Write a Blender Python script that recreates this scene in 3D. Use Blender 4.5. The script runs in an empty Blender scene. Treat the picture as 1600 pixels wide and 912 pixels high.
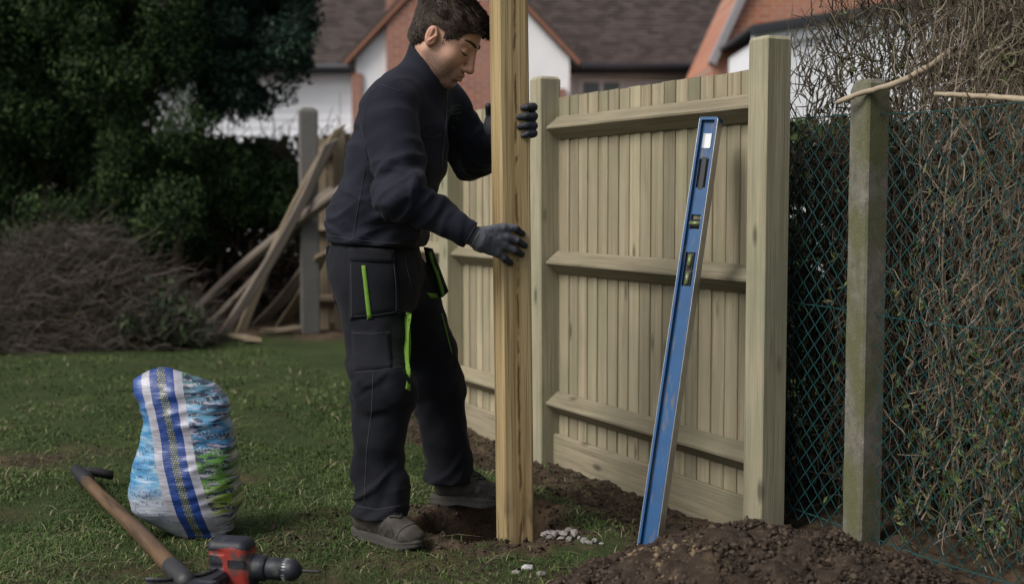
import bpy, math, random
import numpy as np
from mathutils import Matrix, Vector
from mathutils.bvhtree import BVHTree

random.seed(7)
RNG = np.random.default_rng(7)
SC = bpy.context.scene
COL = SC.collection

# ------------------------------------------------------------------ camera
FPX, CX, CY = 2000.0, 800.0, 456.0          # focal length and centre in photo pixels
PITCH = math.atan(143.0 / FPX)
CAMZ = 1.1
cam_d = bpy.data.cameras.new('camera')
cam_d.sensor_width = 36.0
cam_d.lens = 36.0 * FPX / 1600.0
cam_d.clip_start, cam_d.clip_end = 0.1, 1000.0
cam_d.dof.use_dof = True
cam_d.dof.focus_distance = 4.25
cam_d.dof.aperture_fstop = 2.1
cam = bpy.data.objects.new('camera', cam_d)
cam.location = (0, 0, CAMZ)
cam.rotation_euler = (math.pi / 2 - PITCH, 0, 0)
COL.objects.link(cam)
SC.camera = cam

# ------------------------------------------------------------------ sky and sun
SUN_EL, SUN_AZ = math.radians(46), math.radians(236)     # azimuth from +Y clockwise: behind-left of the camera
world = bpy.data.worlds.new('World')
SC.world = world
world.use_nodes = True
wn = world.node_tree
wn.nodes.clear()
wo = wn.nodes.new('ShaderNodeOutputWorld')
bg = wn.nodes.new('ShaderNodeBackground')
sky = wn.nodes.new('ShaderNodeTexSky')
sky.sky_type = 'NISHITA'
sky.sun_disc = False
sky.sun_elevation = SUN_EL
sky.sun_rotation = SUN_AZ
sky.dust_density = 4.0
hs = wn.nodes.new('ShaderNodeHueSaturation')
hs.inputs['Saturation'].default_value = 0.48          # overcast: nearly neutral
wn.links.new(sky.outputs[0], hs.inputs['Color'])
wn.links.new(hs.outputs[0], bg.inputs[0])
bg.inputs[1].default_value = 0.085
wn.links.new(bg.outputs[0], wo.inputs[0])
sun_d = bpy.data.lights.new('sun', 'SUN')
sun_d.energy = 1.5
sun_d.angle = math.radians(24)
sun_d.color = (1.0, 0.975, 0.94)
sun = bpy.data.objects.new('sun', sun_d)
sdir = Vector((math.sin(SUN_AZ) * math.cos(SUN_EL), math.cos(SUN_AZ) * math.cos(SUN_EL), math.sin(SUN_EL)))
sun.rotation_euler = sdir.to_track_quat('Z', 'Y').to_euler()
sun.location = (-4, -4, 8)
COL.objects.link(sun)
SC.view_settings.view_transform = 'Standard'
SC.view_settings.look = 'None'
SC.view_settings.exposure = 0.72
SC.view_settings.gamma = 1.0

# ------------------------------------------------------------------ helpers: pixels, meshes, things
SP, CP = math.sin(PITCH), math.cos(PITCH)
def ray(px, py):
    a, b = (px - CX) / FPX, (CY - py) / FPX
    return np.array([a, CP + b * SP, -SP + b * CP])
def W(px, py, D):
    r = ray(px, py)
    return np.array([0, 0, CAMZ]) + r * (D / r[1])
def on_ground(px, py, z=0.0):
    r = ray(px, py)
    return np.array([0, 0, CAMZ]) + r * ((z - CAMZ) / r[2])
def on_plane(px, py, p0, n):
    r = ray(px, py)
    o = np.array([0, 0, CAMZ])
    return o + r * (np.dot(np.array(p0) - o, n) / np.dot(r, n))

def parent_to(o, p):
    o.parent = p
    o.matrix_parent_inverse = p.matrix_basis.inverted()
def mesh_np(name, V, F, smooth=False, attr=None, uv=None):
    V = np.asarray(V, np.float32).reshape(-1, 3)
    me = bpy.data.meshes.new(name)
    if isinstance(F, np.ndarray):
        k = F.shape[1]
        me.vertices.add(len(V)); me.vertices.foreach_set('co', V.ravel())
        me.loops.add(F.size); me.loops.foreach_set('vertex_index', F.astype(np.int32).ravel())
        me.polygons.add(len(F)); me.polygons.foreach_set('loop_start', np.arange(0, F.size, k, dtype=np.int32))
    else:
        me.from_pydata([tuple(v) for v in V.tolist()], [], F)
    me.update(calc_edges=True)
    me.validate()
    if smooth:
        me.polygons.foreach_set('use_smooth', np.ones(len(me.polygons), bool))
    if attr:
        for an, av in attr.items():
            av = np.asarray(av, np.float32)
            if av.ndim == 2:
                at = me.attributes.new(an, 'FLOAT_VECTOR', 'POINT'); at.data.foreach_set('vector', av.ravel())
            else:
                at = me.attributes.new(an, 'FLOAT', 'POINT'); at.data.foreach_set('value', av)
    return me
def obj(name, me, mat=None, parent=None, mw=None):
    o = bpy.data.objects.new(name, me)
    if mat is not None and not me.materials:
        me.materials.append(mat)
    if mw is not None:
        o.matrix_basis = mw
    COL.objects.link(o)
    if parent is not None:
        parent_to(o, parent)
    return o
def tag(o, label, cat, group=None):
    o['label'] = label; o['category'] = cat
    if group: o['group'] = group
    return o
def thing(name, label, cat, loc, group=None):
    e = bpy.data.objects.new(name, None)
    e.empty_display_size = 0.1
    e.matrix_basis = Matrix.Translation(Vector(loc))
    COL.objects.link(e)
    return tag(e, label, cat, group)
def struct(o):
    o['kind'] = 'structure'; return o
def recentre(me, c):
    me.transform(Matrix.Translation(-Vector(c)))
    return Matrix.Translation(Vector(c))
def frame(o, x, y, z):
    m = Matrix.Identity(4)
    for i, a in enumerate((x, y, z)):
        a = Vector(a).normalized()
        m[0][i], m[1][i], m[2][i] = a
    m.translation = Vector(o)
    return m
def unit(v):
    v = np.asarray(v, float); return v / np.linalg.norm(v)
def frame_z(o, z, xhint):
    z = unit(z); x = np.asarray(xhint, float); x = unit(x - z * np.dot(x, z)); y = np.cross(z, x)
    return frame(o, x, y, z)

class MB:
    """collects pieces into one mesh"""
    def __init__(s): s.V = []; s.F = []; s.n = 0
    def add(s, V, F):
        V = np.asarray(V, float)
        s.V.append(V); s.F += [[i + s.n for i in f] for f in F]; s.n += len(V); return s
    def box(s, x0, x1, y0, y1, z0, z1, M=None):
        V = np.array([[x, y, z] for z in (z0, z1) for (x, y) in ((x0, y0), (x1, y0), (x1, y1), (x0, y1))], float)
        if M is not None: V = np.array([M @ Vector(v) for v in V])
        return s.add(V, [[0, 3, 2, 1], [4, 5, 6, 7], [0, 1, 5, 4], [1, 2, 6, 5], [2, 3, 7, 6], [3, 0, 4, 7]])
    def prism(s, sec, z0, z1, M=None, top=None):
        """sec: closed 2-D section; top: scale of the upper section"""
        n = len(sec); t = 1.0 if top is None else top
        V = np.array([[x, y, z0] for x, y in sec] + [[x * t, y * t, z1] for x, y in sec], float)
        if M is not None: V = np.array([M @ Vector(v) for v in V])
        F = [[i, (i + 1) % n, (i + 1) % n + n, i + n] for i in range(n)] + [list(range(n))[::-1], list(range(n, 2 * n))]
        return s.add(V, F)
    def tube(s, pts, rad, k=6, cap=True):
        V, F = tube(pts, rad, k); 
        return s.add(V, F)
    def mesh(s, name='m', smooth=False):
        me = mesh_np(name, np.concatenate(s.V), s.F, smooth); return me
def tube(pts, rad, k=6):
    P = np.asarray(pts, float); n = len(P)
    R = np.full(n, rad, float) if np.isscalar(rad) else np.asarray(rad, float)
    T = np.gradient(P, axis=0); T /= np.linalg.norm(T, axis=1)[:, None] + 1e-9
    ref = np.array([0.13, 0.31, 0.94]); ref = np.array([0.9, 0.1, 0.2]) if abs(T[0] @ unit(ref)) > .9 else ref
    a = np.arange(k) * 2 * np.pi / k
    V = []
    u = np.cross(T[0], ref); u /= np.linalg.norm(u)
    for i in range(n):
        u = u - T[i] * (u @ T[i]); u /= np.linalg.norm(u) + 1e-9
        v = np.cross(T[i], u)
        V.append(P[i] + R[i] * (np.cos(a)[:, None] * u + np.sin(a)[:, None] * v))
    V = np.concatenate(V)
    F = [[i * k + j, i * k + (j + 1) % k, (i + 1) * k + (j + 1) % k, (i + 1) * k + j] for i in range(n - 1) for j in range(k)]
    F += [list(range(k))[::-1], [(n - 1) * k + j for j in range(k)]]
    return V, F
def many_tubes(lines, rads, k=3):
    """lines: (N, m, 3) polylines -> verts, quad faces, per-vertex random number"""
    L = np.asarray(lines, np.float32); N, m, _ = L.shape
    R = np.asarray(rads, np.float32).reshape(N, m)
    T = np.gradient(L, axis=1); T /= np.linalg.norm(T, axis=2, keepdims=True) + 1e-9
    ref = unit([0.3, 0.5, 0.2]).astype(np.float32)
    u = np.cross(T, ref); u /= np.linalg.norm(u, axis=2, keepdims=True) + 1e-9
    v = np.cross(T, u)
    a = np.arange(k) * 2 * np.pi / k
    V = L[:, :, None, :] + R[:, :, None, None] * (np.cos(a)[None, None, :, None] * u[:, :, None, :] + np.sin(a)[None, None, :, None] * v[:, :, None, :])
    V = V.reshape(-1, 3)
    i, j, n = np.meshgrid(np.arange(m - 1), np.arange(k), np.arange(N), indexing='ij')
    b = n * m * k
    F = np.stack([b + i * k + j, b + i * k + (j + 1) % k, b + (i + 1) * k + (j + 1) % k, b + (i + 1) * k + j], -1).reshape(-1, 4)
    return V, F, np.repeat(RNG.random(N), m * k)
def leaf_mesh(name, C, Nrm, ln, wd, droop=0.0, flat=0.6, updir=None):
    """diamond leaves: centres C, normals Nrm"""
    N = len(C)
    Nn = Nrm + RNG.normal(0, flat, (N, 3)); Nn /= np.linalg.norm(Nn, axis=1)[:, None]
    A = RNG.normal(0, 1, (N, 3)) + (0 if updir is None else np.asarray(updir)); A -= Nn * (A * Nn).sum(1)[:, None]; A /= np.linalg.norm(A, axis=1)[:, None]
    B = np.cross(Nn, A)
    s = RNG.uniform(.6, 1.3, N)[:, None]
    l, w = ln * s, wd * s
    V = np.stack([C - A * l * .5, C - B * w * .5 + Nn * w * .15, C + A * l * .5 - Nn * l * .1, C + B * w * .5 + Nn * w * .15], 1).reshape(-1, 3)
    F = np.arange(N * 4).reshape(N, 4)
    return mesh_np(name, V, F, False, {'rnd': np.repeat(RNG.random(N), 4)})

# ---- noise and implicit surfaces (for the person and other soft shapes)
def hash3(i, j, k, seed):
    h = (i.astype(np.int64) * 374761393 + j.astype(np.int64) * 668265263 + k.astype(np.int64) * 2147483647 + seed * 974634777) & 0xffffffff
    h = ((h ^ (h >> 13)) * 1274126177) & 0xffffffff
    return ((h ^ (h >> 16)) & 0xffff).astype(np.float32) / 32767.5 - 1.0
def vnoise(x, y, z, seed=0):
    x, y, z = np.broadcast_arrays(x, y, z)
    i, j, k = np.floor(x), np.floor(y), np.floor(z)
    fx, fy, fz = x - i, y - j, z - k
    fx, fy, fz = [f * f * (3 - 2 * f) for f in (fx, fy, fz)]
    i, j, k = i.astype(np.int32), j.astype(np.int32), k.astype(np.int32)
    c = [[[hash3(i + a, j + b, k + d, seed) for d in (0, 1)] for b in (0, 1)] for a in (0, 1)]
    l = lambda p, q, t: p + (q - p) * t
    return l(l(l(c[0][0][0], c[1][0][0], fx), l(c[0][1][0], c[1][1][0], fx), fy), l(l(c[0][0][1], c[1][0][1], fx), l(c[0][1][1], c[1][1][1], fx), fy), fz)
def fbm(x, y, z, seed=0, o=3):
    s = 0; a = 1.0
    for q in range(o):
        s = s + a * vnoise(x * 2 ** q, y * 2 ** q, z * 2 ** q, seed + q); a *= .5
    return s
class Grid:
    def __init__(s, lo, hi, h):
        s.lo = np.asarray(lo, np.float32); s.h = h
        n = np.ceil((np.asarray(hi) - lo) / h).astype(int) + 1
        s.X, s.Y, s.Z = np.meshgrid(*[s.lo[i] + h * np.arange(n[i], dtype=np.float32) for i in range(3)], indexing='ij', sparse=True)
        s.X, s.Y, s.Z = s.X.astype(np.float32), s.Y.astype(np.float32), s.Z.astype(np.float32)
    def cone(s, a, b, r1, r2):
        a = np.asarray(a, np.float32); d = np.asarray(b, np.float32) - a
        x, y, z = s.X - a[0], s.Y - a[1], s.Z - a[2]
        t = np.clip((x * d[0] + y * d[1] + z * d[2]) / (d @ d), 0, 1)
        return np.sqrt((x - t * d[0]) ** 2 + (y - t * d[1]) ** 2 + (z - t * d[2]) ** 2) - (r1 + (r2 - r1) * t)
    def axis(s, a, b):
        a = np.asarray(a, np.float32); d = np.asarray(b, np.float32) - a
        return ((s.X - a[0]) * d[0] + (s.Y - a[1]) * d[1] + (s.Z - a[2]) * d[2]) / np.linalg.norm(d)
    def ell(s, c, r, R=None):
        p = [s.X - c[0], s.Y - c[1], s.Z - c[2]]
        if R is not None:
            p = [p[0] * a[0] + p[1] * a[1] + p[2] * a[2] for a in R]
        q = [p[i] / r[i] for i in range(3)]
        k0 = np.sqrt(q[0] ** 2 + q[1] ** 2 + q[2] ** 2)
        k1 = np.sqrt((q[0] / r[0]) ** 2 + (q[1] / r[1]) ** 2 + (q[2] / r[2]) ** 2) + 1e-6
        return k0 * (k0 - 1) / k1
    def sph(s, c, r):
        return np.sqrt((s.X - c[0]) ** 2 + (s.Y - c[1]) ** 2 + (s.Z - c[2]) ** 2) - r
    def half(s, p, n):
        return (s.X - p[0]) * n[0] + (s.Y - p[1]) * n[1] + (s.Z - p[2]) * n[2]
    def mesh(s, f): return surface_nets(f, s.lo, s.h)
def displace(G, f, fn, w=.05):
    """f minus fn near the surface only"""
    f = np.array(np.broadcast_to(f, np.broadcast_shapes(G.X.shape, G.Y.shape, G.Z.shape)))
    m = np.nonzero(np.abs(f) < w)
    P = Grid.__new__(Grid)
    P.X, P.Y, P.Z = G.X.ravel()[m[0]], G.Y.ravel()[m[1]], G.Z.ravel()[m[2]]
    f[m] -= fn(P)
    return f
def smin(a, b, k):
    h = np.clip(.5 + .5 * (b - a) / k, 0, 1)
    return b + (a - b) * h - k * h * (1 - h)
def smax(a, b, k): return -smin(-a, -b, k)
def surface_nets(f, lo, h):
    f = np.ascontiguousarray(f, np.float32)
    for ax in range(3):                                     # close the shape at the borders
        sl = [slice(None)] * 3
        for e in (0, -1):
            sl[ax] = e; f[tuple(sl)] = np.maximum(f[tuple(sl)], 1e-3)
    ins = f < 0
    c = [ins[a:f.shape[0] - 1 + a, b:f.shape[1] - 1 + b, d:f.shape[2] - 1 + d] for a in (0, 1) for b in (0, 1) for d in (0, 1)]
    cnt = sum(x.astype(np.int8) for x in c)
    act = (cnt > 0) & (cnt < 8)
    idx = np.argwhere(act)
    vid = np.full(act.shape, -1, np.int64); vid[act] = np.arange(len(idx))
    acc = np.zeros((len(idx), 3)); num = np.zeros(len(idx))
    cor = [(a, b, d) for a in (0, 1) for b in (0, 1) for d in (0, 1)]
    val = {q: f[idx[:, 0] + q[0], idx[:, 1] + q[1], idx[:, 2] + q[2]] for q in cor}
    for p in cor:
        for ax in range(3):
            if p[ax] == 0:
                q = list(p); q[ax] = 1; q = tuple(q)
                a, b = val[p], val[q]
                m = (a < 0) != (b < 0)
                t = np.where(m, a / np.where(m, a - b, 1), 0)
                pt = np.array(p, float)[None].repeat(len(idx), 0); pt[:, ax] = t
                acc[m] += pt[m]; num[m] += 1
    V = lo + h * (idx + acc / num[:, None])
    F = []
    for ax in range(3):
        b, d = (ax + 1) % 3, (ax + 2) % 3
        s0 = [slice(1, -1)] * 3; s1 = [slice(1, -1)] * 3
        s0[ax] = slice(0, -1); s1[ax] = slice(1, None)
        e0, e1 = ins[tuple(s0)], ins[tuple(s1)]
        for flip, m in ((False, e0 & ~e1), (True, ~e0 & e1)):
            g = np.argwhere(m)
            off = np.ones(3, int); off[ax] = 0
            g = g + off
            def cell(ob, od):
                q = g.copy(); q[:, b] += ob; q[:, d] += od
                return vid[q[:, 0], q[:, 1], q[:, 2]]
            quad = np.stack([cell(-1, -1), cell(0, -1), cell(0, 0), cell(-1, 0)], 1)
            F.append(quad[:, ::-1] if flip else quad)
    F = np.concatenate(F)
    F = F[(F >= 0).all(1)]
    return V, F
def normals(V, F):
    n = np.cross(V[F[:, 2]] - V[F[:, 0]], V[F[:, 3]] - V[F[:, 1]])
    N = np.zeros_like(V)
    for i in range(4): np.add.at(N, F[:, i], n)
    return N / (np.linalg.norm(N, axis=1)[:, None] + 1e-12)

# ------------------------------------------------------------------ materials
class NM:
    def __init__(s, name, rough=0.8, spec=0.3):
        s.m = bpy.data.materials.new(name); s.m.use_nodes = True
        s.t = s.m.node_tree; s.b = s.t.nodes['Principled BSDF']
        s.b.inputs['Roughness'].default_value = rough
        s.b.inputs['Specular IOR Level'].default_value = spec
    def n(s, ty, **kw):
        x = s.t.nodes.new(ty)
        for k, v in kw.items(): setattr(x, k, v)
        return x
    def lk(s, a, b): s.t.links.new(a, b)
    def put(s, inp, v):
        if isinstance(v, (int, float)): inp.default_value = v
        elif isinstance(v, (tuple, list)): inp.default_value = tuple(v) if len(v) != 3 or inp.type == 'VECTOR' else (*v, 1)
        else: s.lk(v, inp)
    def coord(s, rnd=False, kind='Object'):
        c = s.n('ShaderNodeTexCoord').outputs[kind]
        if rnd:
            oi = s.n('ShaderNodeObjectInfo').outputs['Random']
            mu = s.math('MULTIPLY', oi, 57.3)
            cb = s.n('ShaderNodeCombineXYZ'); s.lk(mu, cb.inputs[0]); s.lk(mu, cb.inputs[1]); s.lk(mu, cb.inputs[2])
            ad = s.n('ShaderNodeVectorMath', operation='ADD'); s.lk(c, ad.inputs[0]); s.lk(cb.outputs[0], ad.inputs[1])
            c = ad.outputs[0]
        return c
    def rand(s): return s.n('ShaderNodeObjectInfo').outputs['Random']
    def scale(s, c, sc, loc=(0, 0, 0), rot=(0, 0, 0)):
        mp = s.n('ShaderNodeMapping'); s.lk(c, mp.inputs[0]); mp.inputs['Scale'].default_value = sc
        mp.inputs['Location'].default_value = loc; mp.inputs['Rotation'].default_value = rot
        return mp.outputs[0]
    def noise(s, c, sc=5, det=4, rough=.55, dist=0.0):
        x = s.n('ShaderNodeTexNoise'); s.lk(c, x.inputs['Vector'])
        x.inputs['Scale'].default_value = sc; x.inputs['Detail'].default_value = det
        x.inputs['Roughness'].default_value = rough; x.inputs['Distortion'].default_value = dist
        return x.outputs['Fac']
    def ramp(s, f, stops, interp='LINEAR'):
        r = s.n('ShaderNodeValToRGB'); s.put(r.inputs[0], f); e = r.color_ramp.elements; r.color_ramp.interpolation = interp
        while len(e) < len(stops): e.new(.5)
        for q, (p, c) in zip(e, stops):
            q.position = p; q.color = (*c, 1) if not isinstance(c, (int, float)) else (c, c, c, 1)
        return r.outputs[0]
    def mix(s, f, a, b, mode='MIX'):
        x = s.n('ShaderNodeMix', data_type='RGBA', blend_type=mode)
        s.put(x.inputs['Factor'], f); s.put(x.inputs[6], a); s.put(x.inputs[7], b); return x.outputs[2]
    def math(s, op, a, b=0.0, clamp=False):
        x = s.n('ShaderNodeMath', operation=op, use_clamp=clamp); s.put(x.inputs[0], a); s.put(x.inputs[1], b); return x.outputs[0]
    def attr(s, name, out='Fac'):
        x = s.n('ShaderNodeAttribute', attribute_name=name); return x.outputs[out]
    def sep(s, v):
        x = s.n('ShaderNodeSeparateXYZ'); s.lk(v, x.inputs[0]); return x.outputs
    def col(s, c): s.put(s.b.inputs['Base Color'], c); return s
    def bump(s, h, strength=.3, dist=.01):
        x = s.n('ShaderNodeBump'); x.inputs['Strength'].default_value = strength; x.inputs['Distance'].default_value = dist
        s.lk(h, x.inputs['Height']); s.lk(x.outputs[0], s.b.inputs['Normal']); return s
    def val(s, k, v): s.put(s.b.inputs[k], v); return s

def wood(name, lo, hi, dark, green=None, streak=.5, rough=.8, knots=True, vary=.25):
    N = NM(name, rough, .25); c = N.coord(True)
    g = N.noise(N.scale(c, (22, 22, .9)), 1.6, 5, .6, .6)
    f = N.noise(N.scale(c, (120, 120, 2.0)), 1.5, 3, .6)
    base = N.ramp(g, [(.3, lo), (.62, hi)])
    base = N.mix(N.ramp(f, [(.50, 0.0), (.72, streak)]), base, dark)
    bl = N.noise(c, 3.2, 3)
    if green: base = N.mix(N.ramp(bl, [(.42, 0.0), (.68, .65)]), base, green)
    st = N.noise(N.scale(c, (9, 9, 2.2), (3, 1, 7)), 1.0, 3)
    base = N.mix(N.ramp(st, [(.62, 0.0), (.8, .5)]), base, dark)
    if knots:
        v = N.n('ShaderNodeTexVoronoi'); N.lk(N.scale(c, (7, 7, 2.6)), v.inputs['Vector']); v.inputs['Scale'].default_value = 1.0
        base = N.mix(N.ramp(v.outputs['Distance'], [(.05, .75), (.13, 0.0)]), base, tuple(x * .45 for x in dark))
    r = N.math('ADD', N.math('MULTIPLY', N.rand(), vary), 1 - vary * .6)
    hsv = N.n('ShaderNodeHueSaturation'); N.lk(base, hsv.inputs['Color']); N.lk(r, hsv.inputs['Value'])
    N.col(hsv.outputs[0]); N.bump(N.math('ADD', f, g), .35, .004)
    return N.m
def plain(name, c, rough=.6, spec=.4, metal=0.0, var=.15, scale=30, bump=.1):
    N = NM(name, rough, spec); co = N.coord(True)
    n = N.noise(co, scale, 4)
    N.col(N.mix(n, tuple(x * (1 - var) for x in c), tuple(min(1, x * (1 + var)) for x in c)))
    N.val('Metallic', metal)
    if bump: N.bump(n, bump, .004)
    return N.m
def leafy(name, cols, rough=.6, spec=.25, trans=0.0):
    N = NM(name, rough, spec)
    st = [(i / max(1, len(cols) - 1), c) for i, c in enumerate(cols)]
    N.col(N.ramp(N.attr('rnd'), st))
    return N.m

M_FENCE = wood('fence_wood', (.245, .205, .132), (.375, .325, .222), (.15, .118, .074), (.235, .225, .142), .5, vary=.45)
M_RAIL = wood('rail_wood', (.185, .155, .10), (.28, .24, .165), (.09, .075, .05), (.165, .16, .10), .65)
M_POST = wood('fence_post_wood', (.24, .215, .142), (.36, .325, .225), (.11, .09, .06), (.20, .21, .135), .5)
M_OLD = wood('old_wood', (.16, .125, .08), (.25, .20, .135), (.10, .08, .055), None, .6)
M_GREYWOOD = wood('weathered_plank_wood', (.12, .098, .078), (.21, .175, .14), (.09, .075, .06), None, .6)
M_BRANCH = plain('bare_branch_bark', (.33, .27, .19), .8, .2, 0, .3, 40)
# ------------------------------------------------------------------ ground
TH = math.radians(27)
U = np.array([-math.sin(TH), math.cos(TH), 0.0]); NF = np.array([-math.cos(TH), -math.sin(TH), 0.0])   # along the fence (away), towards the lawn
FC = np.array([0.849, 4.257, 0.0])                                                                     # foot of the nearest fence post
HOLE = np.array([-0.09, 4.285])
def fence_tq(x, y):
    dx, dy = x - FC[0], y - FC[1]
    return dx * U[0] + dy * U[1], dx * NF[0] + dy * NF[1]
def sstep(a, b, x):
    t = np.clip((x - a) / (b - a), 0, 1); return t * t * (3 - 2 * t)
def hole_r(x, y):
    a = np.arctan2(y - HOLE[1], x - HOLE[0])
    return np.sqrt(((x - HOLE[0]) / .245) ** 2 + ((y - HOLE[1]) / .25) ** 2) * (1 + .06 * np.sin(3 * a + 1) + .04 * np.sin(7 * a))
def soil_mask(x, y):
    t, q = fence_tq(x, y)
    w = .42 + .12 * vnoise(x * 3, y * 3, x * 0 + .5, 3) + .1 * vnoise(x * 9, y * 9, x * 0 + .5, 4)
    m = sstep(w + .12, w - .05, q) * sstep(-2.5, -1.8, t) * sstep(-.6, -.3, q) * sstep(3.4, 2.6, t)
    h = sstep(1.75, 1.2, hole_r(x, y) + .35 * vnoise(x * 12, y * 12, x * 0, 5))
    b = sstep(9.7, 10.4, y + .4 * vnoise(x * 2, y * 2, x * 0, 6)) * sstep(-.2, -1.0, x)
    p = .55 * sstep(.45, .85, vnoise(x * 1.6 + 3, y * 1.6, x * 0, 8) + .35 * vnoise(x * 7, y * 7, x * 0, 9))
    d = .9 * sstep(.28, .1, np.hypot((x + 2.0) / 1.3, y - 5.35) + .08 * vnoise(x * 8, y * 8, x * 0, 10))
    return np.clip(np.maximum.reduce([m, h, b, p, d]), 0, 1)
def gz(x, y):
    t, q = fence_tq(x, y)
    z = .012 * vnoise(x * 1.3, y * 1.3, x * 0, 1) + .008 * vnoise(x * 6, y * 6, x * 0, 2)
    strip = sstep(.5, .22, q) * sstep(-.7, -.3, q) * sstep(-.3, .35, t) * sstep(4.4, 4.0, t)
    z = z - .05 * strip
    sm = soil_mask(x, y)
    z = z + sm * (.012 * vnoise(x * 22, y * 22, x * 0, 11) + .008 * vnoise(x * 55, y * 55, x * 0, 12))
    r = hole_r(x, y)
    z = z - .34 * sstep(1.0, .72, r) + .012 * sstep(.35, 0, np.abs(r - 1.15))
    # raised edge by the heap and the verge under the chain link fence
    z = z + .05 * sstep(-.1, -.4, q) * sstep(1.2, .2, np.abs(t))
    return z
def axis_pts(a, b, fine, c0, c1):
    inner = np.arange(a, b + 1e-6, fine)
    lo = a - np.geomspace(fine * 2, a - c0, 26)[::-1] if a > c0 else []
    hi = b + np.geomspace(fine * 2, c1 - b, 26)
    return np.concatenate([lo, inner, hi])
gx = axis_pts(-1.0, 1.6, .014, -260, 260)
gx = np.unique(np.concatenate([gx, np.arange(-5, -1, .05), np.arange(1.6, 3.5, .05)]).round(4))
gy = np.unique(np.concatenate([axis_pts(3.4, 5.2, .014, -60, 500), np.arange(1, 3.4, .05), np.arange(5.2, 12, .05)]).round(4))
GX, GY = np.meshgrid(gx, gy, indexing='ij')
GZ = gz(GX, GY)
nx_, ny_ = GX.shape
ii = np.arange(nx_ * ny_).reshape(nx_, ny_)
GF = np.stack([ii[:-1, :-1], ii[1:, :-1], ii[1:, 1:], ii[:-1, 1:]], -1).reshape(-1, 4)
N = NM('ground_surface', .95, .1); c = N.coord()
lawn = N.ramp(N.noise(c, 2.2, 5), [(.3, (.032, .050, .017)), (.55, (.050, .080, .022)), (.75, (.080, .100, .034))])
lawn = N.mix(N.ramp(N.noise(c, 60, 3), [(.45, 0.0), (.7, .7)]), lawn, (.10, .085, .045))
lawn = N.mix(N.ramp(N.noise(c, 160, 3, .7), [(.42, .75), (.58, 0.0)]), lawn, (.014, .018, .009))
soil = N.ramp(N.noise(c, 26, 6, .65), [(.3, (.022, .016, .011)), (.5, (.055, .040, .027)), (.75, (.12, .088, .058))])
soil = N.mix(N.ramp(N.noise(c, 3.5, 3), [(.5, 0.0), (.7, .6)]), soil, (.14, .095, .055))
N.col(N.mix(N.attr('soil'), lawn, soil))
N.bump(N.noise(c, 70, 5, .7), .9, .012)
g = mesh_np('ground', np.stack([GX, GY, GZ], -1), GF, True, {'soil': soil_mask(GX, GY).ravel()})
struct(obj('lawn', g, N.m))

# grass blades
def grass(n):
    px, py = RNG.uniform(-250, 1850, n), 330 + 640 * RNG.beta(1.7, 1.0, n)
    t = CAMZ / (SP * np.ones(n) - (CY - py) / FPX * CP)
    x, y = (px - CX) / FPX * t, (CP + (CY - py) / FPX * SP) * t
    tt, q = fence_tq(x, y)
    keep = (y < 10.6) & (q > .02) & (RNG.random(n) > soil_mask(x, y) * 1.0 - .07) & (hole_r(x, y) > 1.02)
    keep &= RNG.random(n) < .55 + .6 * vnoise(x * 4, y * 4, x * 0, 21)
    return x[keep], y[keep]
def blades(x, y, h0, w0, lean, seedcol):
    n = len(x); z = gz(x, y) - .003
    lod = np.clip(y / 4.2, .8, 2.6)
    a = RNG.uniform(0, 2 * np.pi, n); ln = np.abs(RNG.normal(0, lean, n)) + .15
    h = h0 * RNG.uniform(.45, 1.3, n) * lod ** .3; w = w0 * RNG.uniform(.7, 1.4, n) * lod
    d = np.stack([np.cos(a), np.sin(a), 0 * a], 1); s = np.stack([-np.sin(a), np.cos(a), 0 * a], 1)
    B = np.stack([x, y, z], 1)
    m = B + d * (h * ln * .45)[:, None] + np.array([0, 0, 1]) * (h * .62)[:, None]
    tip = B + d * (h * ln * 1.35)[:, None] + np.array([0, 0, 1]) * (h * (1 - .25 * np.clip(ln, 0, 1.5)))[:, None]
    V = np.stack([B - s * (w / 2)[:, None], B + s * (w / 2)[:, None], m - s * (w * .4)[:, None], m + s * (w * .4)[:, None], tip], 1).reshape(-1, 3)
    k = np.arange(n)[:, None] * 5
    F = np.concatenate([k + [0, 1, 3], k + [0, 3, 2], k + [2, 3, 4]], 0)
    r = np.clip(seedcol + .3 * vnoise(x * 2.5, y * 2.5, x * 0, 30) + RNG.normal(0, .16, n), 0, 1)
    return V, F, np.repeat(r, 5)
M_GRASS = leafy('grass_blades', [(.024, .042, .012), (.043, .076, .019), (.066, .108, .027), (.10, .122, .040), (.23, .20, .12)], .75, .2)
x, y = grass(320000)
V, F, r = blades(x, y, .0185, .0029, 1.0, .36)
o = obj('grass', mesh_np('grass', V, F, False, {'rnd': r}), M_GRASS); o['kind'] = 'stuff'
tag(o, 'short mossy green lawn grass', 'grass')
x, y = grass(60000)
sel = RNG.random(len(x)) < .30; x, y = x[sel], y[sel]
V, F, r = blades(x, y, .022, .0034, 2.2, .95)
o = obj('dead_grass', mesh_np('dead_grass', V, F, False, {'rnd': r}), M_GRASS); o['kind'] = 'stuff'
tag(o, 'pale dry straw lying among the lawn grass', 'straw')

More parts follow.
